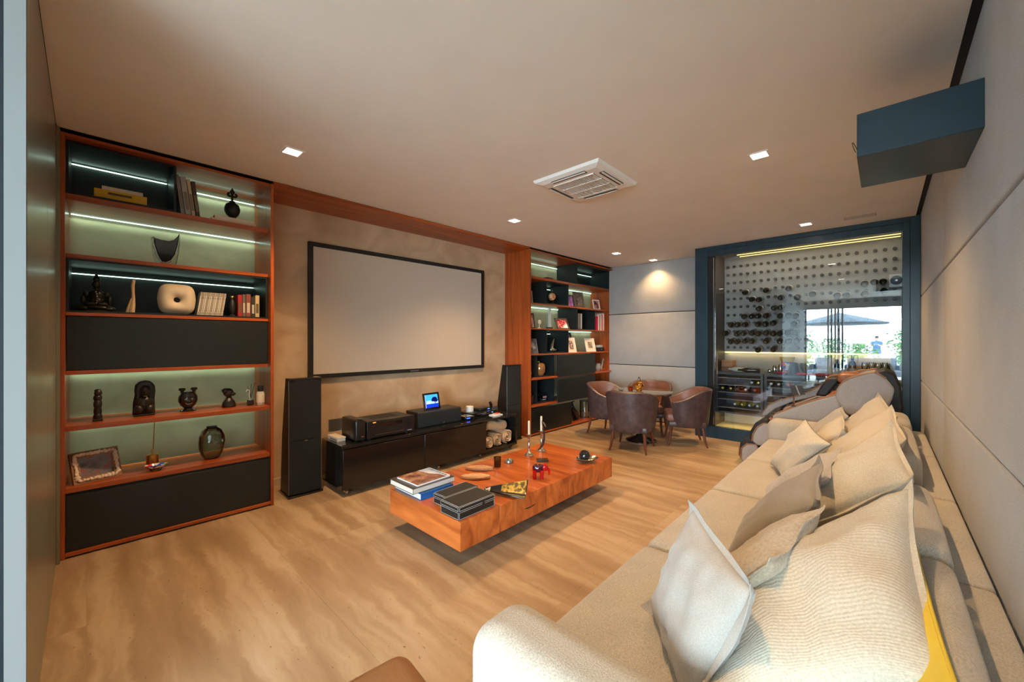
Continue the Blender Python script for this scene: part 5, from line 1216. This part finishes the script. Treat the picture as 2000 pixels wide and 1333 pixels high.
leaf(2.205, 2.475, math.radians(-46), 'leaf-shaped pale wooden tray nearer the books', mat('light carved wood', (.46,.25,.11), .55, 0, (.60,.36,.18), 12, (3,12,3), .25, 60))
cd = thing('curved_dish', 'curved black and gold triangular dish beside the leather boxes', 'dish', (2.125, 2.055, T), math.radians(-58))
def sheet(f, nu, nv, th):
    bm = bmn(); G = [[bm.verts.new(f(i/nu, j/nv)) for j in range(nv+1)] for i in range(nu+1)]
    for i in range(nu):
        for j in range(nv): bm.faces.new((G[i][j], G[i+1][j], G[i+1][j+1], G[i][j+1]))
    bmesh.ops.recalc_face_normals(bm, faces=bm.faces); bmesh.ops.solidify(bm, geom=bm.faces[:], thickness=th); return bm
def dish(u, v):
    x_ = -.16 + .32*u; w_ = .02+.085*u
    return (x_, (v-.5)*2*w_*.85, .005 + .085*v**2.2*(.25+.75*u) + .014*(1-v)**3 + .010*(1-u))
obj('shell', sheet(dish, 14, 12, .005), mat('black enamel', (.008,.008,.008), .18, coat=.4), cd)
obj('gold_inlay', sheet(lambda u, v: (lambda p: (p[0], p[1], p[2]+.0035))(dish(.40+.58*u, .42+.56*v)), 10, 8, .002), mat('gold leaf', (.50,.30,.05), .4, .3, (.10,.06,.015), 45, lo=.42, hi=.56), cd)
obj('white_fleck_tip', sheet(lambda u, v: (lambda p: (p[0], p[1], p[2]+.003))(dish(.0+.14*u, .1+.8*v)), 6, 6, .002), mat('silver flecks', (.02,.02,.02), .3, 0, (.7,.68,.62), 60, lo=.5, hi=.56), cd)
ca = thing('candle', 'candle in an olive glass tumbler on the coffee table', 'candle', (2.548, 2.56, T))
obj('glass', lathe([(0,0),(.030,0),(.032,.004),(.034,.088),(.032,.088),(.030,.010),(0,.008)], 22), thin_glass('olive glass', (.42,.38,.20), 2.0), ca); obj('wax', lathe([(0,.010),(.029,.010),(.031,.066),(0,.068)], 20), mat('olive wax', (.26,.20,.09), .5), ca); obj('wick', tube([(0,0,.066),(.002,0,.078)], .001, 5), M_BLACK, ca)
ay = thing('ashtray', 'small round silver ashtray beside the olive candle', 'ashtray', (2.712, 2.57, T))
obj('dish', lathe([(0,0),(.034,0),(.040,.006),(.040,.020),(.034,.028),(.022,.026),(.018,.014),(0,.012)], 22), mat('mottled silver', (.42,.44,.38), .25, .6, (.12,.12,.10), 40), ay); obj('rubber_foot', lathe([(.030,-.0),(.034,0),(.034,.003),(.030,.003)], 18), M_BLACK, ay)
def candlestick(x, y, lab, H):
    t = thing('candlestick', lab, 'candlestick', (x, y, T), 0, 'silver candlesticks with cream candles')
    obj('stick', lathe([(0,0),(.048,0),(.050,.005),(.044,.012),(.030,.020),(.016,.034),(.011,.05),(.014,.056),(.009,.064),(.012,.09),(.014,.105),(.008,.12),(.010,.14),(.015,.15),(.009,.16),(.012,.18),(.016,.19),(.010,.196),(.028,.202),(.030,.206),(.012,.208),(0,.208)], 22), M_SILVER, t)
    obj('candle', lathe([(0,.205),(.0115,.205),(.0115,H-.012),(.009,H-.006),(.003,H-.004),(0,H-.004)], 16), mat('ivory wax', (.55,.46,.30), .5), t); obj('wick', tube([(0,0,H-.006),(.001,0,H+.006)], .001, 5), M_BLACK, t)
candlestick(3.023, 2.59, 'silver candlestick with a cream candle, nearer the console', .348); candlestick(3.229, 2.598, 'silver candlestick with a cream candle, partly behind the curved sculpture', .365)
fs = thing('curved_sculpture', 'iridescent dark curved blade sculpture on a thin rod', 'sculpture', (2.955, 2.366, T), math.radians(-45))
obj('base', B(-.055,.055,-.035,.035,0,.020), mat('dark bronze base', (.05,.045,.03), .4, .3), fs, bevel=.002); obj('rod', tube([(0,0,.02),(0,0,.12)], .0022, 6), M_SILVER, fs)
obj('blade', tube([(-.040,0,.105),(-.018,0,.125),(.006,0,.16),(.018,0,.21),(.018,0,.27),(.008,0,.32),(.0,0,.365),(-.006,0,.385)], [.006,.017,.021,.018,.014,.011,.008,.003], 12, None, .55), mat('iridescent glass', (.018,.014,.035), .10, .3, (.06,.03,.02), 14, coat=.6), fs)
obj('tip_mount', tube([(-.006,0,.375),(.012,0,.365),(.026,0,.345),(.032,0,.325)], [.006,.008,.007,.004], 8), M_SILVER, fs)
el = thing('glass_animal', 'red glass elephant with a dark back on the coffee table', 'figurine', (2.565, 2.093, T), math.radians(-47))
M_RED = mat('ruby glass', (.55,.006,.008), .06, 0, trans=.35, ior=1.45, coat=.3); M_RDK = mat('dark ruby glass', (.045,.004,.012), .06, 0, coat=.6)
obj('back', balls([((0,0,.085),.042,(1.25,.85,.85)),((-.018,0,.092),.034,(1,.9,.8))], 16, 10), M_RDK, el)
for sx in (-.034, .026):
    for sy in (-.02, .02): obj('leg', tube([(sx,sy,.075),(sx,sy,.03),(sx,sy,0)], [.018,.0145,.015], 10), M_RED, el)
obj('head', balls([((.056,0,.088),.026,(.95,.9,1.05))], 14, 9), M_RED, el)
obj('trunk', tube([(.072,0,.084),(.086,0,.066),(.090,0,.045),(.086,0,.030)], [.014,.011,.008,.007], 10), M_RED, el)
for sy in (-1, 1): obj('ear', ball((.050,sy*.026,.092), .020, .9,.3,1.15, None, 10, 7), M_RED, el)
od = thing('leaf_bowl', 'silver leaf-shaped bowl holding a black ball', 'bowl', (3.20, 2.045, T), math.radians(-32))
def lb_(u, v):
    a = 2*PI*u; r = v*(.105*(1+.18*math.cos(a))); return (r*math.cos(a)*1.05, r*.72*math.sin(a), .004+.038*v**2.2)
obj('bowl', sheet(lb_, 32, 8, .004), mat('hammered silver', (.26,.25,.22), .22, .9, (.30,.29,.27), 30, bump=.3, bscale=50), od); obj('leaf_vein', tube([(-.09,0,.03),(-.04,0,.012),(.04,0,.012),(.09,0,.034)], .003, 6), M_SILVER, od)
tag(obj('black_ball', ball((0,0,.0), .052, 1,1,1, None, 24, 16), mat('polished black stone', (.008,.011,.012), .05, coat=.8), loc=(3.195, 2.05, T+.064)), 'polished black ball resting in the silver leaf bowl', 'ball')
# ================================================================== right bookcase contents
z1, z2, z3, z4, z5, z6, z7 = [t+.0005 for t in ST]
nz = .014
bx_ = thing('small_box', 'small dark red box on the top shelf of the far bookcase', 'box', (5.23, 4.12, z1), 0, None, True)
obj('body', B(-.07,.07,0,.10,0,.035), mat('dark red lacquer', (.16,.02,.015), .3), bx_, bevel=.003); obj('lid', B(-.072,.072,-.002,.102,.036,.048), mat('dark red lid', (.12,.015,.012), .3), bx_, bevel=.003)
og = thing('glass_ornament', 'amber glass ball on a clear foot in a black niche', 'ornament', (5.31, 4.15, z2+nz), 0, None, True)
obj('ball', balls([((0,0,.13),.062,(1,1,1.05))], 16, 10), mat('amber mottled glass', (.50,.14,.05), .1, 0, (.72,.42,.20), 26, lo=.4, hi=.6, coat=.4), og); obj('foot', lathe([(0,0),(.05,0),(.048,.03),(.035,.06),(.03,.072),(0,.072)], 16), thin_glass('foot glass', (.7,.75,.75), 2), og)
W_FR = mat('white frame', (.74,.66,.56), .5); B_FR = mat('black frame', (.02,.02,.02), .4); BR_FR = mat('bronze frame', (.16,.13,.09), .3, .6); S_FR = mat('silver frame', (.45,.44,.42), .3, .7)
frame('narrow silver picture frame half hidden at the far bookcase upper left', 4.70, 4.14, z2, .17, .20, .014, S_FR, photo_mat('photo a', ((.05,.05,.05),(.3,.3,.3)), 16, 2), rz=-.5)
frame('black picture frame with a violet and pink photo', 5.80, 4.13, z2, .20, .22, .016, B_FR, photo_mat('photo b', ((.10,.08,.38),(.30,.12,.42),(.62,.25,.28)), 14, 5), rz=-.2, lean=.2)
frame('tall bronze picture frame with a dark portrait photo', 6.13, 4.15, z2, .25, .31, .022, BR_FR, photo_mat('photo c', ((.04,.03,.025),(.12,.08,.06),(.35,.28,.22)), 14, 6), rz=-.2, lean=.2, mount=mat('dark mount', (.10,.07,.05), .6))
frame('small white picture frame at the right end of the upper shelf', 6.66, 4.12, z2, .18, .20, .022, W_FR, photo_mat('photo d', ((.05,.02,.02),(.32,.05,.05),(.6,.5,.4)), 16, 7), rz=-.2, lean=.2)
frame('dark picture frame with a family photo at the middle shelf left end', 4.72, 4.13, z3, .21, .25, .018, B_FR, photo_mat('photo e', ((.06,.04,.03),(.45,.20,.15),(.6,.45,.36)), 14, 8), rz=-.4, lean=.25)
hm = thing('hand_mirror', 'small cream oval ornament on a foot on the middle shelf', 'ornament', (4.97, 4.14, z3), 0, None, True)
obj('oval', lathe([(.022,0),(.036,.0),(.036,.012),(.022,.012)], 20), M_CREAM, hm, (0,0,.105), (PI/2,0,0)); obj('face', lathe([(0,.002),(.024,.002),(.024,.010),(0,.010)], 18), M_BLACK, hm, (0,0,.105), (PI/2,0,0)); obj('foot', lathe([(0,0),(.028,0),(.026,.010),(.007,.02),(.007,.072),(0,.072)], 14), M_CREAM, hm)
gt = thing('glass_tower', 'tall slim glass obelisk on the middle shelf', 'ornament', (5.23, 4.14, z3), 0, None, True)
obj('obelisk', prism([(-.024,.03),(.024,.03),(.018,.345),(0,.355),(-.018,.345)], -.018, .018, 'y'), mat('frosty crystal', (.62,.66,.64), .12, 0, trans=.4), gt); obj('base', B(-.05,.05,-.035,.035,0,.03), mat('dark crystal base', (.04,.04,.04), .1), gt, bevel=.004)
frame('wide black picture frame with a red group photo', 5.58, 4.10, z3, .28, .22, .030, B_FR, photo_mat('photo f', ((.05,.02,.02),(.50,.02,.05),(.62,.42,.36)), 22, 9), rz=-.2, lean=.45)
for i, (x, c) in enumerate(((5.965,.06),(6.045,.16))):
    t = thing('slim_case', ('left', 'right')[i] + ' slim upright grey case inside the middle black niche', 'case', (x, 4.08, z3+nz), 0, None, True)
    obj('case', B(0,.045,0,.20,0,.28), mat('slim case %d' % i, (c,c,c), .4), t, bevel=.002); obj('spine', B(.012,.033,-.0015,.0005,.01,.27), mat('slim spine %d' % i, (c*2.4,)*3, .35), t)
x = 6.60
for w, h, c, lab in ((.055,.27,(.45,.012,.06),'first upright crimson book at the far bookcase right end'), (.035,.30,(.66,.58,.50),'white upright book beside the crimson one'), (.028,.30,(.16,.11,.09),'dark upright book between white ones'), (.045,.31,(.66,.56,.52),'wide white upright book, third white spine'), (.030,.31,(.50,.03,.07),'thin crimson book among white ones'), (.040,.335,(.70,.62,.54),'tallest white upright book'), (.035,.33,(.40,.12,.08),'rightmost russet upright book')):
    book(lab, x, 4.10, z3, w, .22, h, cm(lab[:14], c)); x += w+.006
frame('dark picture frame with a grey landscape photo above the drawers', 4.76, 4.13, z4, .27, .25, .022, mat('pewter frame', (.16,.16,.17), .35, .5), photo_mat('photo g', ((.03,.03,.035),(.14,.15,.17),(.45,.45,.46)), 12, 10), rz=-.35, lean=.3)
sw_ = thing('bird_figurine', 'silver bird figurine with a raised tail in a black niche', 'figurine', (5.31, 4.14, z4+nz), 0, None, True)
obj('body', balls([((0,0,.04),.045,(1.3,.7,.75)),((.06,0,.035),.026,(1.4,.7,.6)),((.095,0,.045),.014,(1.2,.8,.8))], 12, 8), M_SILVER, sw_); obj('tail', tube([(-.03,0,.05),(-.01,0,.11),(.01,0,.16),(.045,0,.225)], [.034,.026,.016,.004], 10, None, .5), M_SILVER, sw_); obj('foot', lathe([(0,0),(.045,0),(.04,.012),(0,.014)], 16), M_CLEAR, sw_)
frame('big black picture frame standing behind a white one', 5.86, 4.23, z4, .30, .36, .030, B_FR, photo_mat('photo h', ((.06,.05,.045),(.30,.27,.24),(.10,.09,.08)), 12, 11), rz=-.2, lean=.22)
frame('white picture frame with a group photo before the big black frame', 5.80, 4.08, z4, .21, .27, .030, W_FR, photo_mat('photo i', ((.05,.04,.05),(.25,.18,.16),(.6,.5,.45)), 26, 12), rz=-.2, lean=.25, mount=mat('cream mount', (.70,.58,.46), .7))
frame('wide white picture frame near the small glasses', 6.43, 4.10, z4, .25, .26, .038, W_FR, photo_mat('photo j', ((.14,.12,.09),(.36,.30,.20)), 14, 13), rz=-.2, lean=.25, mount=MATS['cream mount'])
tr = thing('black_tray', 'low black box under a row of small glasses', 'tray', (6.80, 4.14, z4), 0, None, True)
obj('box', B(-.15,.15,0,.16,0,.075), M_BLACK, tr, bevel=.003); obj('knob', ball((.03,-.008,.04), .010), M_SILVER, tr)
for i in range(6): tag(obj('shot_glass', lathe([(0,0),(.016,0),(.018,.004),(.021,.045),(.0195,.045),(.016,.008),(0,.007)], 12), mat('shot crystal', (.80,.82,.82), .05, 0, trans=.6), loc=(6.675+.05*i, 4.19, z4+.0755)), ('first','second','third','fourth','fifth','sixth')[i] + ' small glass from the left in the row on the black box', 'glass', 'small glasses on the black box', True)
M_GV = mat('gold brown glass', (.34,.15,.05), .12, .4, (.46,.24,.09), 8, coat=.5)
pv = thing('gold_vase', 'round gold-brown lidded vase above the lower drawers', 'vase', (4.98, 4.14, z5+nz), 0, None, True)
obj('body', lathe([(0,0),(.05,0),(.06,.01),(.088,.06),(.092,.12),(.085,.175),(.06,.20),(.03,.205),(0,.205)], 24), M_GV, pv); obj('stem', tube([(0,0,.20),(-.03,0,.225),(-.07,0,.22),(-.085,0,.19)], [.010,.012,.010,.006], 8), mat('olive green stem', (.22,.24,.03), .3), pv)
tag(obj('gold_vase', lathe([(0,0),(.03,0),(.045,.02),(.052,.07),(.045,.12),(.025,.14),(.018,.14),(.04,.10),(0,.02)], 20), M_GV, loc=(4.66, 4.10, z5)), 'small gold-brown vase at the shelf left end', 'vase', None, True)
def crystal(x, y, z, lab, tilt):
    t = thing('crystal_vase', lab, 'vase', (x, y, z), 0, None, True)
    obj('body', lathe([(0,.0),(.035,0),(.05,.03),(.055,.08),(.045,.12),(.048,.14),(.043,.14),(.04,.12),(.048,.08),(.04,.03),(0,.015)], 18), mat('cut crystal', (.72,.74,.72), .06, 0, trans=.7, bump=.6, bscale=60), t)
    return t
crystal(6.70, 4.13, z5, 'round cut crystal vase beside the drawers', 0)
ca_ = thing('crystal_figure', 'twisted crystal figure on a small wooden plinth', 'figurine', (6.87, 4.15, z5), 0, None, True)
obj('plinth', B(-.085,.085,-.06,.06,0,.022), M_WOOD, ca_, bevel=.003); obj('figure', tube([(-.03,0,.022),(-.02,0,.07),(.015,0,.11),(.02,0,.16),(.05,0,.20),(.045,0,.23)], [.030,.022,.018,.014,.016,.008], 10), MATS['cut crystal'], ca_)
ph = thing('retro_telephone', 'dark telephone with a pink card in the lower black niche', 'telephone', (5.08, 4.13, z6+nz), 0, None, True)
obj('base', prism([(0,0),(.14,0),(.14,.035),(.02,.05),(0,.03)], -.075, .075), mat('black bakelite', (.012,.012,.012), .15), ph, bevel=.006); obj('handset', tube([(-.10,.06,.085),(-.06,.06,.10),(.06,.06,.10),(.10,.06,.085)], [.024,.014,.014,.024], 10), MATS['black bakelite'], ph); obj('pink_card', B(-.04,.05,-.012,-.008,.045,.075), mat('pink card', (.55,.26,.30), .6), ph)
for k in range(4): obj('key', B(-.04+.022*k,-.027+.022*k,-.006,.001,.014,.024), M_WHITE, ph)
db = thing('dark_basket', 'dark pot with grey contents at the lower shelf left end', 'pot', (4.70, 4.12, z6), 0, None, True)
obj('pot', lathe([(0,0),(.06,0),(.07,.02),(.072,.13),(.066,.13),(.06,.03),(0,.02)], 18), mat('dark brown pot', (.035,.022,.016), .5), db); obj('contents', balls([((-.02,0,.14),.030,(1,1,.7)),((.025,.01,.145),.028,(1,1,.8)),((.0,-.02,.15),.022,(1,1,.8))], 10, 6), mat('grey pebbles', (.16,.15,.13), .5), db)
hv = thing('horn_vase', 'black curved horn-shaped vase on the lowest shelf', 'vase', (5.97, 4.15, z7), 0, None, True)
obj('horn', tube([(.03,0,0),(.02,0,.06),(-.02,0,.12),(-.09,0,.19),(-.12,0,.27),(-.10,0,.33)], [.055,.075,.085,.075,.05,.022], 14, None, .7), mat('glossy brown black', (.016,.010,.007), .15, coat=.4), hv); obj('lip', tube([(-.11,0,.32),(-.05,0,.335),(.0,0,.325)], [.02,.018,.008], 10, None, .5), MATS['glossy brown black'], hv)
cv_ = thing('cylinder_vase', 'clear cylinder vase with a black rim on the lowest shelf', 'vase', (6.27, 4.15, z7), 0, None, True)
obj('glass', lathe([(0,0),(.085,0),(.09,.01),(.09,.30),(.086,.30),(.082,.014),(0,.012)], 24), thin_glass('clear cylinder', (.86,.88,.86), 2), cv_); obj('rim', lathe([(.085,.30),(.094,.30),(.094,.315),(.085,.315)], 24), M_BLACK, cv_)

# ------------------------------------------------------------------ turn everything on the screen wall by its 1.1 degrees
P0 = Vector((-.1, 3.95, 0))
RW = Matrix.Translation(P0) @ Matrix.Rotation(math.radians(-1.1), 4, 'Z') @ Matrix.Translation(-P0)
bpy.context.view_layer.update()
for o in WALL: o.matrix_world = RW @ o.matrix_world
bpy.context.view_layer.update()
